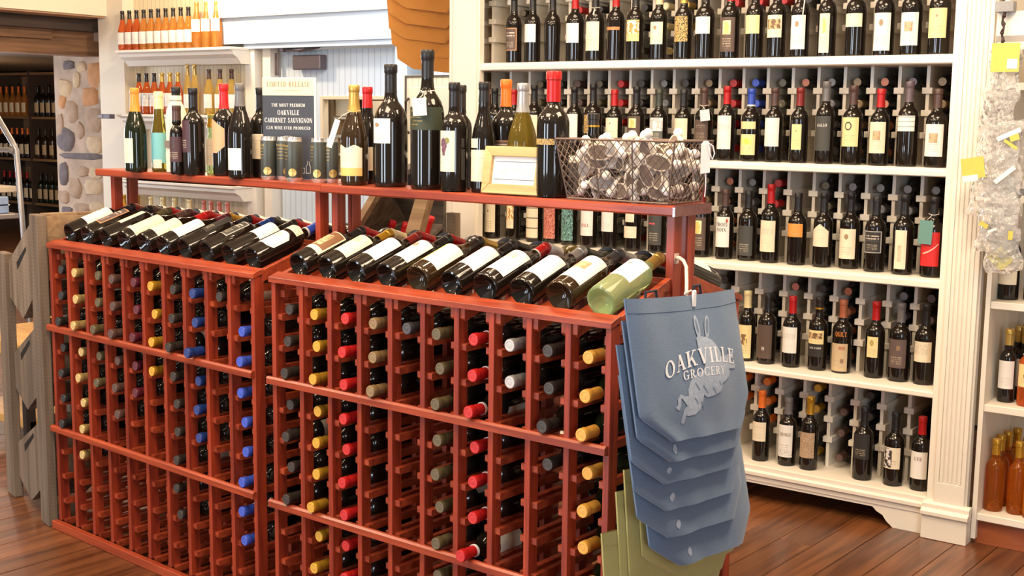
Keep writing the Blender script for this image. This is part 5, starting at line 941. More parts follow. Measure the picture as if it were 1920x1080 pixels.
# ================================================================ THINGS ON THE LEDGE
ZL = 1.2872
def lb(label, u, v, h, r, cap_, glass='dark', kind='bx', labels=(), spin=12, **kw):
    return bottle('wine_bottle', label, standing('B', u, v, ZL, R(spin)), h=h, r=r, kind=kind, glass=glass, cap=cap_, labels=labels, seg=32, group='bottles standing on the red ledge', **kw)
ang = lambda a, b: (a, b)
lb('dark sloping-shouldered bottle, ivory label and amber cap, leftmost on the ledge', -1.02, .27, .287, .038, 'amber', 'green', 'bg', [(.03, .115, 'rect', 'cream', 'plain', -68, 28)], frac=.72)
lb('small amber glass bottle with turquoise label and cream cap', -.974, .335, .276, .028, 'cream', 'olive', 'fl', [(.03, .135, 'rect', 'teal', 'none', -85, 85), (.012, .042, 'rect', 'cream', 'lines', -30, 35)], spin=30)
t = lb('bottle wrapped in cream cloth with dark cap', -.861, .325, .291, .030, 'black', 'dark', 'bx')
CL = plain('cream_cloth', (.78, .70, .55), .9, noise=.08, nscale=30, bump=.5)
def cloth_wrap():
    mb = MB(); prof = [(.030, .001), (.036, .004), (.037, .06), (.0365, .12), (.037, .17), (.034, .20), (.028, .222), (.022, .235), (.0185, .246), (.020, .255), (.019, .262)]
    mb.lathe(prof, 28)
    mb.v = [(x * (1 + .05 * math.sin(math.atan2(y, x) * 5 + z * 30)), y * (1 + .05 * math.sin(math.atan2(y, x) * 5 + z * 30)), z) for x, y, z in mb.v]
    return mb
build(cloth_wrap(), 'cloth_wrap', CL, t, smooth=60)
build(MB().tube([(.021 * math.cos(a * .5), .021 * math.sin(a * .5), .246) for a in range(14)], .0015, 5), 'tie_string', plain('grey_string', (.3, .28, .25), .8), t)
build(MB().box(-.02, -.040, .085, .004, -.037, .11), 'printed_patch', plain('patch_ink', (.2, .17, .14), .8), t)
lb('small bottle with plum label and ring emblem, in front of the cloth wrapped one', -.759, .25, .228, .0235, 'brown', 'dark', 'bx', [(.042, .125, 'rect', 'purplelab', 'ring', -80, 80)], big=.95)
lb('broad black bottle with dark plum label and red crescent', -.702, .275, .286, .036, 'black', 'dark', 'bx', [(.075, .18, 'rect', 'purplelab', 'moon', -75, 20)])
lb('slim pale green bottle glimpsed between the dark bottles', -.705, .352, .20, .020, 'yellow', 'pale', 'fl', [(.03, .12, 'rect', 'cream', 'plain', -60, 60)], big=.9)
lb('red wax capped bottle with angular tan artwork label', -.605, .325, .300, .039, 'waxred', 'dark', 'bx', [(.075, .185, 'hexa', 'art', 'ornate', -75, 40)], frac=.73)
lb('grey capped burgundy bottle with low white label', -.446, .262, .298, .039, 'grey', 'dark', 'bg', [(.026, .095, 'rect', 'white', 'faint', -72, 40)], frac=.76)
lb('dark bottle with ivory label half hidden by the sign', -.448, .348, .287, .035, 'black', 'dark', 'bx', [(.06, .14, 'rect', 'cream', 'plain', -60, 60)])
t = lb('olive glass bottle with gold cap, cream label and tag on string', .067, .265, .290, .040, 'gold', 'brown', 'bg', [(.028, .118, 'wave', 'cream', 'goldfoot', -78, 60)], spin=20, frac=.73)
STR = plain('pale_string', (.75, .66, .55), .8)
def neck_tag(t, zc, rr, dx, zt, w_, h_, mat, tilt=0.0, out=.045):
    build(MB().tube([(rr * math.cos(a * .45), rr * math.sin(a * .45), zc + .002 * math.sin(a)) for a in range(15)] , .0012, 5), 'neck_string', STR, t)
    build(MB().tube([(0, -rr, zc), (dx * .6, -rr - .012, zc - .012), (dx, -out + .004, zt + .002)], .0011, 5), 'tag_string', STR, t)
    build(MB().box(-w_ / 2, -.001, -h_, w_ / 2, 0, 0), 'paper_tag', mat, t, (dx, -out, zt), (0, tilt, 0))
HAND = label_mat(LABCOL['white'], 'none')
def hand_mat():
    m, nt, b = nodes('handwritten_tag'); tc = N(nt, 'ShaderNodeTexCoord'); sp = N(nt, 'ShaderNodeSeparateXYZ'); nt.links.new(tc.outputs['Object'], sp.inputs[0])
    fr = math_n(nt, 'LESS_THAN', math_n(nt, 'FRACT', math_n(nt, 'MULTIPLY', sp.outputs[2], 130)), 0.4)
    cx = N(nt, 'ShaderNodeCombineXYZ'); nt.links.new(math_n(nt, 'MULTIPLY', sp.outputs[0], 700), cx.inputs[0]); nt.links.new(math_n(nt, 'FLOOR', math_n(nt, 'MULTIPLY', sp.outputs[2], 130)), cx.inputs[1])
    nz = N(nt, 'ShaderNodeTexNoise'); nz.inputs['Scale'].default_value = 1; nt.links.new(cx.outputs[0], nz.inputs[0])
    g = math_n(nt, 'MULTIPLY', fr, math_n(nt, 'GREATER_THAN', nz.outputs[0], .52))
    nt.links.new(mixc(nt, g, (.82, .80, .76), (.12, .11, .12)), b.inputs['Base Color']); return m
TAGM = hand_mat()
neck_tag(t, .215, .0185, -.036, .190, .018, .085, TAGM, .35, .034)
lb('red capped dark bottle behind the gold capped one', .034, .352, .287, .034, 'red', 'dark', 'bg', [(.04, .11, 'rect', 'cream', 'plain', -60, 60)])
lb('magnum with white landscape label, left of the tallest bottle', .191, .29, .348, .0485, 'black', 'dark', 'mg', [(.125, .195, 'rect', 'white', 'stamp', -75, 30)], big=1.22, frac=.77)
t = lb('tallest magnum with dark green label and white handwritten tag', .343, .28, .385, .0475, 'black', 'dark', 'mg', [(.165, .228, 'rect', 'darkgreen', 'none', -88, 88)], big=1.2, frac=.80)
put('lettering', wrap_text('lettering', .0475, .218, R(-12), 'PAUL HOBBS', .040, .0055, INK_G), t)
for k_ in range(3): put('lettering', wrap_text('lettering', .0475, .200 - k_ * .010, R(-18 + 14 * (k_ % 2)), ('CABERNET SAUVIGNON', 'NAPA VALLEY', 'OAKVILLE')[k_], (.045, .03, .025)[k_], .003, INK_G), t)
neck_tag(t, .272, .021, .006, .252, .044, .048, TAGM, -.08, .056)
lb('bottle with cream label showing a purple grape bunch', .467, .252, .294, .0365, 'black', 'dark', 'bx', [(.055, .165, 'rect', 'cream', 'none', -72, 32)], spin=12)
gb = [o for o in C.objects if o.get('label', '') == 'bottle with cream label showing a purple grape bunch'][0]
GP = plain('grape_purple', (.16, .07, .12), .5); GPG = plain('leaf_green', (.22, .22, .06), .6)
plab = [c for c in gb.children if c.name.startswith('paper_label')][0]
rndg = random.Random(3)
mb = MB()
for k_ in range(120):
    zz = rndg.random(); wv = .011 * (1 - abs(zz - .65) * 1.1); x_ = (rndg.random() - .5) * 2 * wv
    ac = R(-20) + x_ / .0365; zc = .100 + .045 * zz; rg_ = .0022
    n0 = len(mb.v); 
    for j in range(8): mb.v.append(((.0365 + .0016) * math.sin(ac + rg_ * math.cos(j * PI / 4) / .0365), -(.0365 + .0016) * math.cos(ac + rg_ * math.cos(j * PI / 4) / .0365), zc + rg_ * math.sin(j * PI / 4)))
    mb.f.append(tuple(range(n0, n0 + 8)))
put('grape_print', mb.mesh('grape_print', GP), plab)
put('leaf_print', patch('leaf_print', .0365, .132, .147, R(-8), R(8), GPG, 'hexa', 6, .0018), plab)
lb('dark bottle standing just behind the grape label bottle', .405, .350, .290, .032, 'dark')
lb('slender dark burgundy bottle with pale label behind the wooden frame', .541, .29, .296, .034, 'black', 'dark', 'bg', [(.03, .115, 'rect', 'cream', 'plain', -70, 60), (.12, .145, 'rect', 'cream', 'lines', -60, 0)], frac=.82)
lb('orange capped bottle with brown label behind the wooden frame', .560, .360, .304, .040, 'orange', 'dark', 'bx', [(.09, .14, 'rect', 'brown', 'framed', -60, 50)], frac=.76)
lb('olive glass white wine bottle with pale grey cap behind the wooden frame', .654, .315, .292, .040, 'silver', 'olive', 'bg', [], frac=.74)
lb('large red capped bottle with gold script, left of the wire basket', .795, .262, .320, .042, 'red', 'dark', 'bx', [(.135, .150, 'rect', 'blackgold', 'ornate', -60, 30)], frac=.76, big=1.25)
t = lb('small dark bottle with gold neck bands behind the wire basket', .850, .362, .215, .032, 'dark', 'dark', 'bx', [], frac=.84, ring='yellow')
# sign board
sg = thing('limited_release_sign', 'tall black and cream card sign headed limited release, behind the cans', 'sign', G('B', -.297, .335, ZL), R(20))
build(MB().box(-.094, 0, 0, .094, .006, .318), 'sign_board', WCARD, sg, bevel=.001)
build(MB().box(-.093, -.001, .002, .088, 0, .262), 'black_panel', plain('sign_black', (.035, .034, .040), .45), sg)
build(MB().box(-.093, -.001, .262, .088, 0, .316), 'cream_panel', plain('sign_cream', (.80, .68, .44), .5), sg)
def flat_text(body, x0, zc, w_, h_, mat, parent, y=-.0016, bold=.0, name='lettering'):
    return put(name, text_mesh(name, body, w_, h_, lambda x_, z_: (x0 + x_, y, zc + z_), mat, bold), parent)
flat_text('LIMITED RELEASE', -.002, .297, .150, .0155, INK_T, sg)
flat_text('OAKVILLE CABERNET', -.002, .277, .085, .003, INK_T, sg)
flat_text('THE MOST PREMIUM', -.002, .232, .118, .0105, INK_W, sg)
flat_text('OAKVILLE', -.002, .209, .076, .0150, INK_W, sg, bold=.02)
flat_text('CABERNET SAUVIGNON', -.002, .185, .168, .0150, INK_W, sg, bold=.02)
flat_text('CAN WINE EVER PRODUCED', -.002, .161, .155, .0100, INK_W, sg)
def arch(body, x0, zc, w_, h_, mat, parent, rise, y=-.0016, bold=.02):
    return put('lettering', text_mesh('lettering', body, w_, h_, lambda x_, z_: (x0 + x_, y, zc + z_ - rise * (x_ / (w_ / 2)) ** 2), mat, bold), parent)
arch('OAKVILLE', -.004, .130, .074, .0135, INK_W, sg, .006)
flat_text('GROCERY CO', -.004, .117, .040, .0035, INK_W, sg)
flat_text('WINE MERCHANT', -.004, .106, .084, .0090, INK_W, sg)
build(MB().tube([(.060, -.002, .020), (.060, -.002, .042), (.064, -.002, .048), (.064, -.002, .058)], .0008, 4).tube([(.074, -.002, .020), (.074, -.002, .042), (.070, -.002, .048), (.070, -.002, .058)], .0008, 4).tube([(.060, -.002, .020), (.074, -.002, .020)], .0008, 4).tube([(.046, -.002, .020), (.046, -.002, .036), (.054, -.002, .036), (.054, -.002, .020), (.046, -.002, .020)], .0008, 4), 'bottle_outline_print', INK_W, sg)
# wine cans
CANM = plain('can_dark_green', (.075, .080, .068), .38, metal=.3); CANS = plain('can_silver', (.72, .70, .66), .3, metal=.8); CANG = plain('can_gold', (.55, .38, .12), .35, metal=.6)
for i, (u, v, rr, sp_, nm) in enumerate(((-.319, .268, .0245, 10, 'leftmost of the cans before the sign'), (-.272, .292, .0230, 40, 'second can, set slightly back'), (-.190, .258, .0265, 8, 'third can, nearest the front edge'), (-.092, .272, .0245, 0, 'can right of the sign'), (-.068, .300, .0220, 30, 'can behind the one right of the sign'))):
    cn = thing('wine_can', 'dark green slim wine can with silver rim, ' + nm, 'can', G('B', u, v, ZL), R(sp_), 'wine cans on the ledge')
    build(MB().lathe([(rr * .80, .0), (rr * .86, .004), (rr, .012), (rr, .118), (rr * .97, .122)], 28), 'can_body', CANM, cn, smooth=40)
    build(MB().lathe([(rr * .965, .122), (rr * .90, .130), (rr * .93, .134), (rr * .88, .134), (rr * .84, .130), (0, .130)], 28), 'can_lid', CANS, cn, smooth=40)
    build(MB().lathe([(rr * .8, 0), (rr * .98, .0095), (rr * 1.002, .0125), (rr * .98, .0125)], 28), 'can_base', CANS, cn, smooth=40)
    for k_, (tx, w_, h_) in enumerate((('OAKVILLE', .030, .0065), ('GROCERY', .026, .0045), ('CABERNET', .022, .0035), ('SAUVIGNON', .024, .0035), ('NAPA VALLEY', .020, .003))):
        put('lettering', wrap_text('lettering', rr, .108 - k_ * .010, R(-26), tx, w_, h_, INK_G), cn)
    put('gold_seal', cached(('seal', rr), lambda: round_patch('gold_seal', rr, .028, R(30), .0125, CANG, .0008)), cn)
# wooden frame with notice
pf = thing('picture_frame', 'pale wooden picture frame with a printed white notice on the ledge', 'frame', G('B', .588, .232, ZL), 0)
pf.rotation_euler = (R(-9), 0, R(2)); pf.location.z += .002
Wf, Hf, bw = .196, .125, .026
for pts in (((0, 0), (Wf, 0), (Wf - bw, bw), (bw, bw)), ((Wf, 0), (Wf, Hf), (Wf - bw, Hf - bw), (Wf - bw, bw)), ((Wf, Hf), (0, Hf), (bw, Hf - bw), (Wf - bw, Hf - bw)), ((0, Hf), (0, 0), (bw, bw), (bw, Hf - bw))):
    build(MB().prism([(p[0], p[1]) for p in pts], -.012, .006, 'y'), 'frame_side', PALEWOOD, pf, bevel=.0015)
build(MB().box(bw, -.002, bw, Wf - bw, .004, Hf - bw), 'notice_sheet', WCARD, pf)
flat_text('ASK US ABOUT OUR\nWINE & FOOD PAIRINGS', Wf / 2, Hf / 2, .100, .016, plain('ink_faint', (.50, .51, .53), .5), pf, -.0028)
build(MB().box(bw + .006, -.0026, bw + .012, Wf - bw - .006, -.0021, bw + .014).box(bw + .006, -.0026, Hf - bw - .014, Wf - bw - .006, -.0021, Hf - bw - .012), 'border_line', plain('ink_grey', (.16, .17, .19), .5), pf)
build(MB().box(Wf / 2 - .015, .006, .0, Wf / 2 + .015, .05, .004), 'easel_back', PALEWOOD, pf)

# ================================================================ WIRE BASKET AND STOPPERS
WIRE = plain('rusty_wire', (.15, .105, .085), .5, metal=.5)
bk_ = thing('wire_basket', 'brown wire mesh basket full of white and brown novelty stoppers', 'basket', G('B', 0, 0, 1.2885), 0)
b0, b1, c0, c1, hB = (.875, .222), (1.168, .372), (.846, .204), (1.192, .384), .150
def bq(s, t_, k): # side k, s along 0..1, t up 0..1
    lo = [(b0[0], b0[1]), (b1[0], b0[1]), (b1[0], b1[1]), (b0[0], b1[1])]; hi = [(c0[0], c0[1]), (c1[0], c0[1]), (c1[0], c1[1]), (c0[0], c1[1])]
    a, b = lo[k], lo[(k + 1) % 4]; c_, d = hi[k], hi[(k + 1) % 4]
    L0 = (a[0] + (b[0] - a[0]) * s, a[1] + (b[1] - a[1]) * s); L1 = (c_[0] + (d[0] - c_[0]) * s, c_[1] + (d[1] - c_[1]) * s)
    return (L0[0] + (L1[0] - L0[0]) * t_, L0[1] + (L1[1] - L0[1]) * t_, hB * t_)
def loop(t_, r_, nm):
    pts = [bq(s / 6, t_, k) for k in range(4) for s in range(6)]; pts.append(pts[0]); build(MB().tube(pts, r_, 6), nm, WIRE, bk_)
loop(1, .0030, 'top_rim'); loop(0.02, .0026, 'bottom_rim')
mesh_ = MB(); mesh2 = MB()
for k in range(4):
    ns = 15 if k % 2 == 0 else 8; nt_ = 6
    step = 1 / ns; tt = 1 / nt_
    for i in range(-nt_, ns + 1):
        for sgn in (1, -1):
            pts = []
            for j in range(nt_ + 1):
                s = (i + j) * step if sgn > 0 else 1 - (i + j) * step
                if -1e-6 <= s <= 1 + 1e-6: pts.append(bq(min(1, max(0, s)), j * tt, k))
            if len(pts) > 1: mesh_.tube(pts, .0011, 4)
for k in (0, 2):
    for s in (.33, .66): build(MB().tube([bq(s, 0, k), bq(s, 1, k)], .0020, 5), 'stay_wire', WIRE, bk_)
for k in range(4): build(MB().tube([bq(0, 0, k), bq(0, 1, k)], .0022, 5), 'corner_wire', WIRE, bk_)
for i in range(1, 10):
    x_ = b0[0] + (b1[0] - b0[0]) * i / 10; mesh_.tube([(x_, b0[1], .002), (x_, b1[1], .002)], .0011, 4)
wm = build(mesh_, 'wire_mesh', WIRE, bk_); wm['kind'] = 'stuff'
FUZ = plain('white_fleece', (.82, .76, .70), .95, noise=.12, nscale=60, bump=.9); BRF = plain('brown_felt', (.19, .14, .11), .9, noise=.3, nscale=90, bump=.6); RIMF = plain('cream_rim', (.62, .52, .42), .8)
GREYF = plain('grey_felt', (.30, .28, .28), .9, noise=.2, nscale=90, bump=.6)
def lump(a, b, c_, n=10, m=7, seed=0, wob=.1):
    rnd = random.Random(seed); mb = MB()
    for j in range(m + 1):
        th = PI * j / m
        for i in range(n):
            ph = 2 * PI * i / n; q = 1 + rnd.uniform(-wob, wob) * math.sin(th)
            mb.v.append((a * math.sin(th) * math.cos(ph) * q, b * math.sin(th) * math.sin(ph) * q, c_ * math.cos(th)))
    for j in range(m):
        for i in range(n): mb.f.append((j * n + i, j * n + (i + 1) % n, (j + 1) * n + (i + 1) % n, (j + 1) * n + i))
    return mb
sb = lump(.013, .0088, .024, 12, 8, 1).mesh('stopper_body', FUZ, smooth=80); sb2 = MB(); sb2.tube([(.0125 * math.cos(a * PI / 8), -.0095, .021 * math.sin(a * PI / 8)) for a in range(17)], .0016, 5); sbr = sb2.mesh('cream_rim', RIMF, smooth=60)
face_v = [(.0115 * math.cos(a * PI / 6), -.0102, .0195 * math.sin(a * PI / 6)) for a in range(12)]
fm = MB(); fm.v = face_v + [(x * 1.0, -.006, z) for x, y, z in face_v]; fm.f = [tuple(range(12)), tuple(reversed(range(12, 24)))] + [(i, 12 + i, 12 + (i + 1) % 12, (i + 1) % 12) for i in range(12)]
sfm = fm.mesh('felt_face', BRF); sfg = fm.mesh('felt_face', GREYF)
pom = lump(.0080, .0080, .0085, 9, 6, 2, .08).mesh('pompom', FUZ, smooth=80)
rnds = random.Random(11); placed = []
for i in range(900):
    if len(placed) >= 62: break
    zz = rnds.uniform(.024, .132); tt_ = zz / hB
    x0_ = b0[0] + (c0[0] - b0[0]) * tt_ + .042; x1_ = b1[0] + (c1[0] - b1[0]) * tt_ - .046; y0_ = b0[1] + (c0[1] - b0[1]) * tt_ + .028; y1_ = b1[1] + (c1[1] - b1[1]) * tt_ - .034
    x_ = rnds.uniform(x0_, x1_); y_ = rnds.uniform(y0_, y1_)
    if any((x_ - a) ** 2 + (y_ - b) ** 2 + (zz - c_) ** 2 < .028 ** 2 for a, b, c_ in placed): continue
    if zz > .112 and abs(x_ - 1.02) > .12: continue
    placed.append((x_, y_, zz))
for i, (x_, y_, zz) in enumerate(placed):
    t = thing('novelty_stopper', 'fleecy white and brown bottle stopper piled in the wire basket', 'bottle stopper', (0, 0, 0), 0, 'stoppers in the wire basket')
    t.matrix_world = Matrix.Translation(Vector((x_, y_, 1.2885 + zz))) @ Matrix.Rotation(rnds.uniform(-.7, .9), 4, 'Z') @ Matrix.Rotation(rnds.uniform(-1.9, 1.9), 4, 'Y') @ Matrix.Rotation(rnds.uniform(-.4, .4), 4, 'X')
    t.scale = (1.5, 1.5, 1.5)
    put('stopper_body', sb, t); put('felt_face', sfm if i % 4 else sfg, t); put('cream_rim', sbr, t)
    p1 = put('pompom', pom, t, (0, 0, .029)); p2 = put('pompom', pom, t, (.004, 0, -.028))
tg = thing('white_price_tag', 'white plastic swing tag hanging from the basket rim', 'tag', G('B', 1.202, .33, 1.435), R(60))
build(MB().prism([(-.013, -.075), (.013, -.072), (.013, -.004), (.006, .004), (-.006, .004), (-.013, -.004)], -.003, .0, 'y'), 'tag_plate', plain('tag_white', (.85, .84, .84), .35), tg, bevel=.001)
build(MB().tube([(.004, -.004, 0), (.018, -.004, -.008), (.024, -.003, -.026), (.018, -.003, -.040), (.012, -.004, -.030), (.004, -.004, -.002)], .0018, 6), 'tag_loop', plain('tag_white', (.85, .84, .84), .35), tg)
build(MB().tube([(.003, 0, -.074), (.004, 0, -.10), (.002, 0, -.13)], .0016, 6), 'tag_cord', plain('tag_white', (.85, .84, .84), .35), tg)

# ================================================================ TOTE BAGS
BLUE = cloth('denim_blue_cloth', (.068, .112, .185), (.155, .245, .385)); GREEN = cloth('olive_green_cloth', (.33, .29, .085), (.50, .46, .17)); ORANGE = cloth('orange_cloth', (.58, .22, .035), (.72, .32, .07))
INK_BAG = plain('bag_print', (.80, .82, .86), .8); INK_RAB = plain('bag_rabbit_print', (.36, .43, .54), .85, noise=.35, nscale=160)
def bag_mesh(mat, seed, wrinkle=.006, lean=.05, W_=.47):
    """local: y across, z down from 0 at the hem, +x outward; folded bottom with cut corners"""
    rnd = random.Random(seed); nz, ny = 26, 24; H = .325; V_ = []; F_ = []
    def bounds(t_):
        l = .012 * t_ / .78 if t_ < .78 else .012 + (t_ - .78) / .22 * .115
        r_ = W_ + .022 * min(1, t_ / .78) if t_ < .78 else W_ + .022 - (t_ - .78) / .22 * .055
        return l, r_
    ph = rnd.random() * 6
    def fx(s, t_):
        e = (max(0.0, 1 - (2 * s - 1) ** 6)) ** .5
        wv = wrinkle * (math.sin(s * 9 + ph + t_ * 2.5) * .55 + math.sin(s * 17 - t_ * 6 + ph) * .25 + math.sin(t_ * 8 + s * 4 + ph) * .3)
        return (.007 + wv * .9) * e + .012 * math.sin(PI * s) * math.sin(PI * min(1, t_ * 1.1)) + lean * t_
    for side in (0, 1):
        for j in range(nz + 1):
            t_ = j / nz; l, r_ = bounds(t_)
            for i in range(ny + 1):
                s = i / ny; y = l + (r_ - l) * s; zt = -H * t_ + (-.027 * s) - .012 * math.sin(PI * s) * (1 - t_) * .5
                xf = fx(s, t_); x_ = xf if side == 0 else xf - (.004 + .009 * (max(0, 1 - (2 * s - 1) ** 4)))
                V_.append((x_, y, zt))
    st_ = (nz + 1) * (ny + 1)
    for side in (0, 1):
        for j in range(nz):
            for i in range(ny):
                q = side * st_ + j * (ny + 1) + i; f = (q, q + 1, q + ny + 2, q + ny + 1); F_.append(f if side else tuple(reversed(f)))
    ring = [j * (ny + 1) for j in range(nz + 1)]; 
    for j in range(nz):
        a, b = j * (ny + 1), (j + 1) * (ny + 1); F_.append((a, b, st_ + b, st_ + a)); a += ny; b += ny; F_.append((a, st_ + a, st_ + b, b))
    for i in range(ny): a = nz * (ny + 1) + i; F_.append((a, st_ + a, st_ + a + 1, a + 1))
    mb = MB(); mb.v = V_; mb.f = F_
    return mb.mesh('bag_body', mat, smooth=50), fx, bounds
HEM = lambda fx, y0, y1: None
def tote(name, label, cat, mat, loc, rz, seed, group, lean=.05, scl=1.0, handles=True, W_=.472):
    t = thing(name, label, cat, loc, rz, group); t.scale = (scl, scl, scl)
    me, fx, bd = bag_mesh(mat, seed, lean=lean, W_=W_); put('bag_body', me, t)
    # stitched hem along the mouth
    hm = MB(); n_ = 20
    for i in range(n_ + 1):
        s = i / n_
        for zz_, t_ in ((0.001, 0.0), (-.030, .087)):
            l, r_ = bd(t_); hm.v.append((fx(s, t_) + .0016, l + (r_ - l) * s, zz_ + (-.027 * s) - .006 * math.sin(PI * s)))
    for i in range(n_): hm.f.append((2 * i, 2 * i + 1, 2 * i + 3, 2 * i + 2))
    put('mouth_hem', hm.mesh('mouth_hem', mat, smooth=60), t)
    if handles:
        DST = plain('dark_strap', (.02, .022, .035), .9)
        for y0, y1, zz in ((.095, .145, .0025), (.30, .335, -.004)): put('handle_strap', MB().tube([(-.010, y0, -.03), (-.012, y0 + .004, zz), (-.012, y1 - .004, zz), (-.010, y1, -.03)], .0035, 6).mesh('handle_strap', DST), t)
    return t, fx, bd
TN = ['front blue tote bag with rabbit and shop name print', 'second blue tote bag, just below the printed one', 'third blue tote bag of the hanging stack', 'fourth blue tote bag of the hanging stack', 'fifth blue tote bag of the hanging stack', 'lowest blue tote bag above the green ones']
for k in range(6):
    X = 1.290 - .012 * k; Y = -.139 + (.0, .011, .010, .040, .076, .150)[k]; Z = 1.115 - (0, .050, .103, .175, .250, .340)[k]
    t, fx, bd = tote('tote_bag', TN[k], 'tote bag', BLUE, (X, Y, Z), 0, k + 1, 'blue tote bags on the rack end', handles=k == 0)
    if k > 0:
        pw = MB(); yc, tc2 = .135 + .006 * k, .90
        for j in range(12):
            a_ = j * PI / 6; yy = yc + (.007 + .004 * math.cos(2 * a_)) * math.cos(a_); tt2 = min(.985, tc2 + (.040 if k != 2 else .028) * math.sin(a_)); l_, r_ = bd(tt2); s_ = (yy - l_) / (r_ - l_)
            pw.v.append((fx(s_, tt2) + .0012, yy, -.325 * tt2 - .027 * s_ - .012 * math.sin(PI * s_) * (1 - tt2) * .5))
        pw.f = [tuple(range(12))]; put('rabbit_foot_print', pw.mesh('rabbit_foot_print', INK_RAB), t)
    if k == 0:
        H_ = .325
        def on(y, z):
            y_ = y - Y; 
            t_ = min(.99, max(0.0, (Z - z) / H_)); l, r_ = bd(t_); s = min(1, max(0, (y_ - l) / (r_ - l)))
            t2 = min(.99, max(0.0, (Z - z - .027 * s) / H_))
            return (fx(s, t2) + .0012, y_, z - Z)
        RAB = [(0.106, 1.003), (0.113, 1.007), (0.124, 1.005), (0.138, 1.002), (0.15, 1.001), (0.173, 0.99), (0.19, 0.975), (0.202, 0.96), (0.206, 0.948), (0.229, 0.947), (0.248, 0.948), (0.256, 0.952), (0.268, 0.952), (0.271, 0.944), (0.268, 0.937), (0.253, 0.933), (0.269, 0.923), (0.281, 0.917), (0.28, 0.91), (0.267, 0.91), (0.244, 0.914), (0.247, 0.904), (0.24, 0.896), (0.219, 0.89), (0.2, 0.888), (0.198, 0.878), (0.188, 0.87), (0.164, 0.866), (0.129, 0.866), (0.114, 0.875), (0.111, 0.862), (0.1, 0.844), (0.077, 0.836), (0.05, 0.837), (0.039, 0.84), (0.037, 0.831), (0.034, 0.823), (0.026, 0.823), (0.021, 0.828), (0.026, 0.842), (0.03, 0.855), (0.044, 0.861), (0.034, 0.871), (0.024, 0.881), (0.02, 0.881), (0.019, 0.867), (0.013, 0.856), (0.003, 0.859), (-0.002, 0.865), (0.007, 0.869), (0.007, 0.882), (0.018, 0.891), (0.036, 0.884), (0.05, 0.881), (0.051, 0.896), (0.062, 0.912), (0.091, 0.927), (0.118, 0.931), (0.126, 0.946), (0.114, 0.964), (0.107, 0.982)]
        from mathutils.geometry import tessellate_polygon
        def fill(name, poly, mat, off=0.0):
            tris = tessellate_polygon([[Vector((0, y, z)) for y, z in poly]]); V_ = []; F_ = []
            def sub(a, b, c, d):
                if d and max((a - b).length, (b - c).length, (c - a).length) > .014:
                    ab, bc, ca = (a + b) / 2, (b + c) / 2, (c + a) / 2
                    for q in ((a, ab, ca), (ab, b, bc), (ca, bc, c), (ab, bc, ca)): sub(*q, d - 1)
                else:
                    n = len(V_)
                    for q in (a, b, c): p = on(q.x, q.y); V_.append((p[0] + off, p[1], p[2]))
                    F_.append((n, n + 1, n + 2))
            for t3 in tris: sub(*[Vector(poly[i]) for i in t3], 4)
            mb = MB(); mb.v = V_; mb.f = F_; return put(name, mb.mesh(name, mat), t)
        fill('rabbit_print', RAB, INK_RAB)
        def ell(cy, cz, a_, b_, ro, n=16): return [(cy + a_ * math.cos(i * 2 * PI / n) * math.cos(ro) - b_ * math.sin(i * 2 * PI / n) * math.sin(ro), cz + a_ * math.cos(i * 2 * PI / n) * math.sin(ro) + b_ * math.sin(i * 2 * PI / n) * math.cos(ro)) for i in range(n)]
        fill('rabbit_ear_print', ell(.118, 1.027, .0100, .026, .05), INK_RAB); fill('rabbit_ear_print', ell(.161, 1.022, .0105, .026, -.42), INK_RAB)
        fill('ear_inside_print', ell(.1625, 1.023, .0065, .019, -.42), BLUE, .0004)
        fill('ear_inside_print', ell(.118, 1.028, .0045, .016, .05), BLUE, .0004)
        for k_, (yy, zz_, l_) in enumerate(((.08, .905, .03), (.11, .895, .035), (.15, .885, .03), (.18, .895, .02), (.10, .860, .03), (.075, .872, .025))): fill('fur_line_print', [(yy, zz_), (yy + l_ * .55, zz_ - l_ * .6), (yy + l_ * .6, zz_ - l_ * .52), (yy + .003, zz_ + .003)], BLUE, .0004)
        def tx(body, yc, zc, w_, h_, rise, slope, bold=.03):
            def fn(a, b):
                y = yc + a; z = zc + b + slope * a - rise * (a / (w_ / 2)) ** 2; p = on(y, z); return (p[0] + .0007, p[1], p[2])
            return put('lettering', text_mesh('lettering', body, w_, h_, fn, INK_BAG, bold), t)
        tx('OAKVILLE', .121, .962, .305, .036, .020, -.03, .045)
        tx('GROCERY', .126, .926, .178, .020, .004, -.07, .035)
for k in range(4):
    X = 1.222 - .010 * k; Y = (.030, -.005, -.020, -.060)[k]; Z = (.740, .700, .650, .560)[k]
    tote('tote_bag', ['green tote bag nearest the blue ones', 'second green tote bag', 'third green tote bag', 'rearmost green tote bag against the rack'][k] + ', hanging low on the rack end', 'tote bag', GREEN, (X, Y, Z), 0, 20 + k, 'green tote bags on the rack end', lean=.02, handles=False)
for k in range(7):
    t, _, _ = tote('tote_bag', '%s orange tote bag from the bottom of the hanging stack' % ORD[k], 'tote bag', ORANGE, G('S', -3.13 + .013 * k + (.0, -.035, -.05, -.045, -.035, -.055, -.04)[k], .62 - .020 * k, 1.972 + .078 * k), R(-36), 40 + k, 'orange tote bags by the cabinet', lean=.05, handles=False, scl=.72)
t = thing('peg_rail', 'white peg rail that carries the orange tote bags', 'rail', G('S', -3.1, .80, 2.50), YS)
build(MB().box(-.05, 0, 0, .85, .03, .05), 'rail_board', WHITE, t, bevel=.002)
for i in range(4): build(MB().tube([(.08 + i * .2, 0, .02), (.08 + i * .2, -.06, .03)], .007, 8), 'peg', WHITE, t)
build(MB().box(.80, 0, -2.5, .85, .03, .0), 'rail_support', WHITE, t)
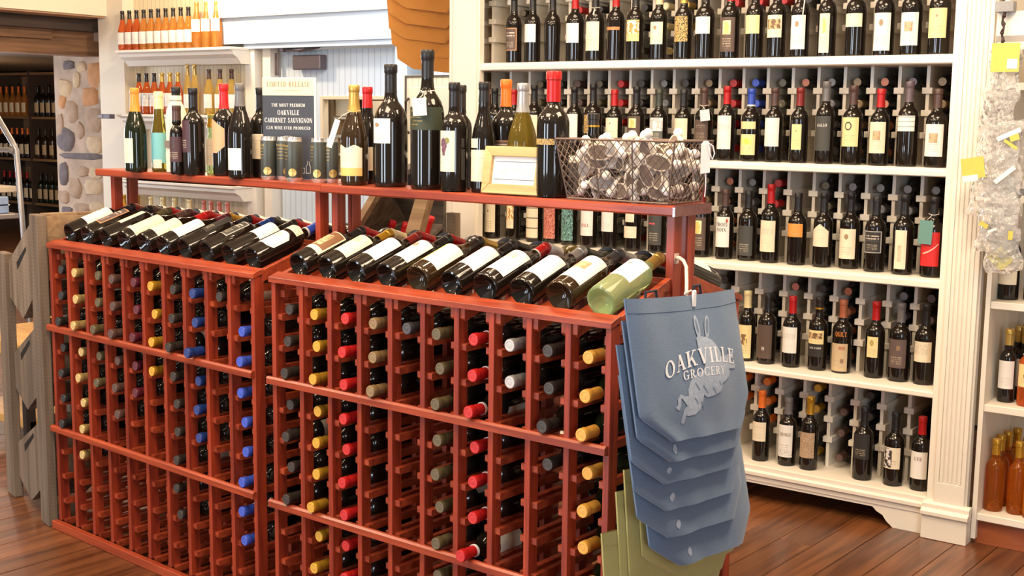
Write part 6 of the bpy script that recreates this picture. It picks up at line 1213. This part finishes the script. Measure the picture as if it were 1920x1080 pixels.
# hook and clip that carry the blue bags
HKM = plain('hook_cream', (.72, .55, .45), .4)
t = thing('bag_hook', 'cream metal hook screwed to the rack end above the blue tote bags', 'hook', (0, 0, 0), 0)
build(MB().tube([(1.172, .262, 1.160), (1.19, .245, 1.163), (1.215, .222, 1.160), (1.232, .207, 1.148), (1.262, .160, 1.118), (1.280, .130, 1.096)], .0042, 8), 'hook_rod', HKM, t, smooth=60)
build(MB().box(1.166, .250, 1.145, 1.172, .274, 1.172), 'hook_plate', HKM, t, bevel=.001)
build(MB().tube([(1.280, .120, 1.098), (1.292, .130, 1.106), (1.298, .138, 1.098), (1.290, .130, 1.088), (1.280, .120, 1.098)], .0022, 6), 'clip_ring', HKM, t)
build(MB().box(1.300, .118, 1.070, 1.307, .130, 1.108), 'clip', plain('tag_white', (.85, .84, .84), .35), t, bevel=.002)

# ================================================================ WEATHERED CRATE STANDS
def crate_stand(name, label, loc, rz):
    t = thing(name, label, 'crate stand', loc, rz, 'weathered crate stands')
    build(MB().box(-.500, -.02, 0, -.400, .015, .955), 'front_post', GREYWOOD, t, bevel=.003)
    build(MB().box(-.060, -.02, 0, .030, .015, 1.130), 'rear_post', GREYWOOD, t, bevel=.003)
    build(MB().box(-.460, .205, 0, -.400, .225, .955), 'front_post', GREYWOOD, t, bevel=.003); build(MB().box(-.080, .205, 0, -.020, .225, 1.13), 'rear_post', GREYWOOD, t, bevel=.003)
    for k, (z_, tall) in enumerate(((.727, 1), (.382, 0), (.030, 0))):
        P0 = [(-.395, z_ + .20), (-.052, z_ + .395), (-.004, z_ + .395), (-.004, z_ + .165), (-.235, z_), (-.395, z_ + .06)] if tall else [(-.375, z_ + .195), (-.004, z_ + .375), (-.004, z_ + .135), (-.230, z_), (-.375, z_ + .06)]
        for y in (-.004, .188):
            p = build(MB().prism(P0, y, y + .016, 'y'), 'side_panel', GREYWOOD, t)
            if y < 0: build(MB().prism([(-.29, z_ + .205), (-.17, z_ + .275), (-.165, z_ + .262), (-.285, z_ + .180)], y - .0012, y + .001, 'y'), 'hand_slot', plain('slot_dark', (.012, .009, .007), .9), p)
        a, b = (P0[4], P0[3]) if tall else (P0[3], P0[2])
        for i in range(5):
            f0, f1 = i / 5 + .01, (i + 1) / 5 - .02
            q0 = (a[0] + (b[0] - a[0]) * f0, a[1] + (b[1] - a[1]) * f0); q1 = (a[0] + (b[0] - a[0]) * f1, a[1] + (b[1] - a[1]) * f1)
            build(MB().prism([q0, q1, (q1[0] - .008, q1[1] + .012), (q0[0] - .008, q0[1] + .012)], .012, .188, 'y'), 'slat', GREYWOOD, t)
        build(MB().prism([(P0[0][0], P0[0][1]), (P0[0][0] + .012, P0[0][1]), (P0[0][0] + .012, z_ + .06), (P0[0][0], z_ + .06)], .012, .188, 'y'), 'slat', GREYWOOD, t)
        build(MB().prism([(-.016, P0[-3][1] if tall else z_ + .14), (-.004, P0[-3][1] if tall else z_ + .14), (-.004, z_ + (.395 if tall else .375)), (-.016, z_ + (.395 if tall else .375))], .012, .188, 'y'), 'back_board', GREYWOOD_W, t)
    build(MB().box(-.05, .015, 1.108, -.022, .225, 1.132), 'top_rail', GREYWOOD_W, t, bevel=.002); build(MB().box(-.042, .016, .95, -.030, .20, 1.106), 'inner_board', GREYWOOD_W, t)
    return t
crate_stand('crate_stand', 'weathered grey crate stand with tilted bins at the left end of the island', G('K', 0, 0, 0), YK)
# second stand behind the island, its open bin seen under the ledge
t = thing('crate_stand', 'weathered crate bin holding red capped bottles, seen under the ledge', 'crate stand', (0, 0, 0), 0, 'weathered crate stands')
DGW = wood('dark_crate_wood', (.075, .055, .045), (.13, .10, .08), .85, 0, 4, .4, .1)
def quad_board(name, a, b, c_, d, th, mat):
    A_, B_, C_, D_ = map(Vector, (a, b, c_, d)); n = (B_ - A_).cross(D_ - A_).normalized() * th
    mb = MB(); mb.v = [tuple(p) for p in (A_, B_, C_, D_, A_ + n, B_ + n, C_ + n, D_ + n)]
    mb.f = [(0, 1, 2, 3), (7, 6, 5, 4), (0, 4, 5, 1), (1, 5, 6, 2), (2, 6, 7, 3), (3, 7, 4, 0)]; return build(mb, name, mat, t)
LXA, LZA, LXB, LZB = -.86, .985, -.675, 1.215
quad_board('left_panel', (LXA, 1.15, LZA), (LXB, 1.15, LZB), (-.98, 1.50, 1.185), (-.88, 1.50, 1.04), .016, GREYWOOD)
quad_board('left_rail', (LXA - .02, 1.14, LZA), (LXA + .015, 1.14, LZA), (LXB + .015, 1.14, LZB), (LXB - .02, 1.14, LZB), .03, GREYWOOD_W)
quad_board('back_board', (-.98, 1.50, .95), (-.67, 1.50, .95), (-.67, 1.50, 1.30), (-.98, 1.50, 1.27), .016, DGW)
quad_board('bin_floor', (-.85, 1.14, .93), (-.54, 1.14, .93), (-.68, 1.50, 1.04), (-.88, 1.50, 1.04), .016, DGW)
quad_board('right_rail', (-.545, 1.13, .98), (-.475, 1.13, .98), (-.345, 1.13, 1.34), (-.405, 1.13, 1.34), .035, GREYWOOD_W)
quad_board('top_board', (LXB, 1.14, 1.215), (-.40, 1.14, 1.33), (-.68, 1.50, 1.31), (-.98, 1.50, 1.25), .016, DGW)
for x_, y_, zz_ in ((-.86, 1.11, .97), (-.60, 1.11, 1.0), (-.94, 1.49, .97), (-.66, 1.49, 1.1)): build(MB().box(x_, y_, 0, x_ + .05, y_ + .03, zz_), 'leg', GREYWOOD, t)
for i, (tx_, tz_) in enumerate(((-.778, 1.070), (-.705, 1.066), (-.632, 1.062), (-.570, 1.098))):
    q_ = Vector((.34 + .05 * (i == 3), .02, .93)).normalized(); m_ = Matrix.Translation(Vector((tx_, 1.30, tz_)) - q_ * .27) @ q_.to_track_quat('Z', 'Y').to_matrix().to_4x4()
    bottle('wine_bottle', 'red capped bottle leaning in the crate bin behind the island, %s of four' % ('leftmost', 'second', 'third', 'rightmost')[i], m_, h=.27, r=.033, cap='red', glass='dark', seg=16, frac=.62, group='bottles in the crate bin')

# ================================================================ LEFT EDGE: GREY METAL STEP CART, FAR SHELVES
GM = plain('grey_tube', (.34, .32, .32), .35, metal=.6); t = thing('metal_trolley', 'grey tubular metal trolley cut by the left frame edge', 'trolley', (-3.1, 1.0, 0), 0)
build(MB().tube([(-.32, 0, 1.62), (-.02, 0, 1.34), (.02, 0, 1.30), (.055, 0, .84), (.09, 0, .02)], .014, 8), 'side_tube', GM, t, smooth=60)
build(MB().tube([(-.32, -.4, 1.62), (-.02, -.4, 1.34), (.02, -.4, 1.30), (.055, -.4, .84), (.09, -.4, .02)], .014, 8), 'side_tube', GM, t, smooth=60)
build(MB().tube([(.0, 0, 1.285), (-.06, 0, 1.30), (-.32, 0, 1.29)], .012, 8), 'cross_tube', GM, t, smooth=60)
build(MB().box(-.5, -.39, 1.09, .02, .0, 1.12), 'upper_tray', plain('tray_cream', (.55, .47, .36), .5), t, bevel=.004)
build(MB().box(-.5, -.39, .96, .04, .0, .985), 'lower_tray', GM, t, bevel=.004)
t = thing('blue_parcel', 'pale blue wrapped parcel on the metal trolley tray', 'box', (-3.42, .65, .986), 0)
build(MB().box(0, 0, 0, .34, .3, .085), 'parcel', plain('parcel_blue', (.30, .40, .62), .4, noise=.3, nscale=20), t, bevel=.006); build(MB().box(.0, -.002, .040, .34, .302, .046), 'parcel_band', WCARD, t)
t = thing('low_table', 'low honey coloured wooden table beyond the crate stand', 'table', G('B', -2.50, 0.52, 0), R(0)); t.scale = (.5, .75, 1)
HON = wood('honey_wood', (.50, .26, .07), (.66, .38, .12), .4, 0, 3, .1, .05)
build(MB().box(-.6, 0, .42, .5, .6, .48), 'tabletop', HON, t, bevel=.004)
build(MB().box(-.6, .02, .10, .5, .58, .14), 'lower_shelf', HON, t, bevel=.004)
for a, b in ((-.6, 0), (.44, 0), (-.6, .54), (.44, .54)): build(MB().box(a, b, 0, a + .06, b + .06, .42), 'leg', plain('black_steel', (.03, .025, .022), .5), t)
for i in range(5):
    o_ = thing('yellow_jar', 'squat jar of golden preserve on the low table, %s from left' % ORD[i], 'jar', G('B', -2.72 + i * .11, .90, .581), 0, 'golden jars on the low table')
    build(MB().lathe([(.04, 0), (.048, .008), (.048, .08), (.038, .10)], 16), 'jar_glass', GL_YELLOW, o_, smooth=50); build(MB().lathe([(.041, .10), (.042, .102), (.042, .118), (.038, .12)], 16), 'lid', CANG, o_, smooth=40)
    o_.location.z = .4805
# cardboard tubes and hanging tag details on cabinet bottles
for u, z, rowname in ((-.071 - .0, .937, 'third'),):
    pass
def hang_tag(match, mat, zc, dx, zt, w_, h_, tilt):
    for o in C.objects:
        if match in o.get('label', ''): neck_tag(o, zc, .018, dx, zt, w_, h_, mat, tilt, .046)
hang_tag('teal hang tag', plain('teal_card', (.13, .28, .25), .6), .225, -.012, .205, .048, .085, .05)
hang_tag('handwritten tag on string', TAGM, .215, .022, .198, .040, .044, -.12)
hang_tag('tall cream label and string tie', STR, .222, .020, .210, .006, .02, .3)
hang_tag('cord around neck', STR, .222, .030, .215, .004, .075, .1)
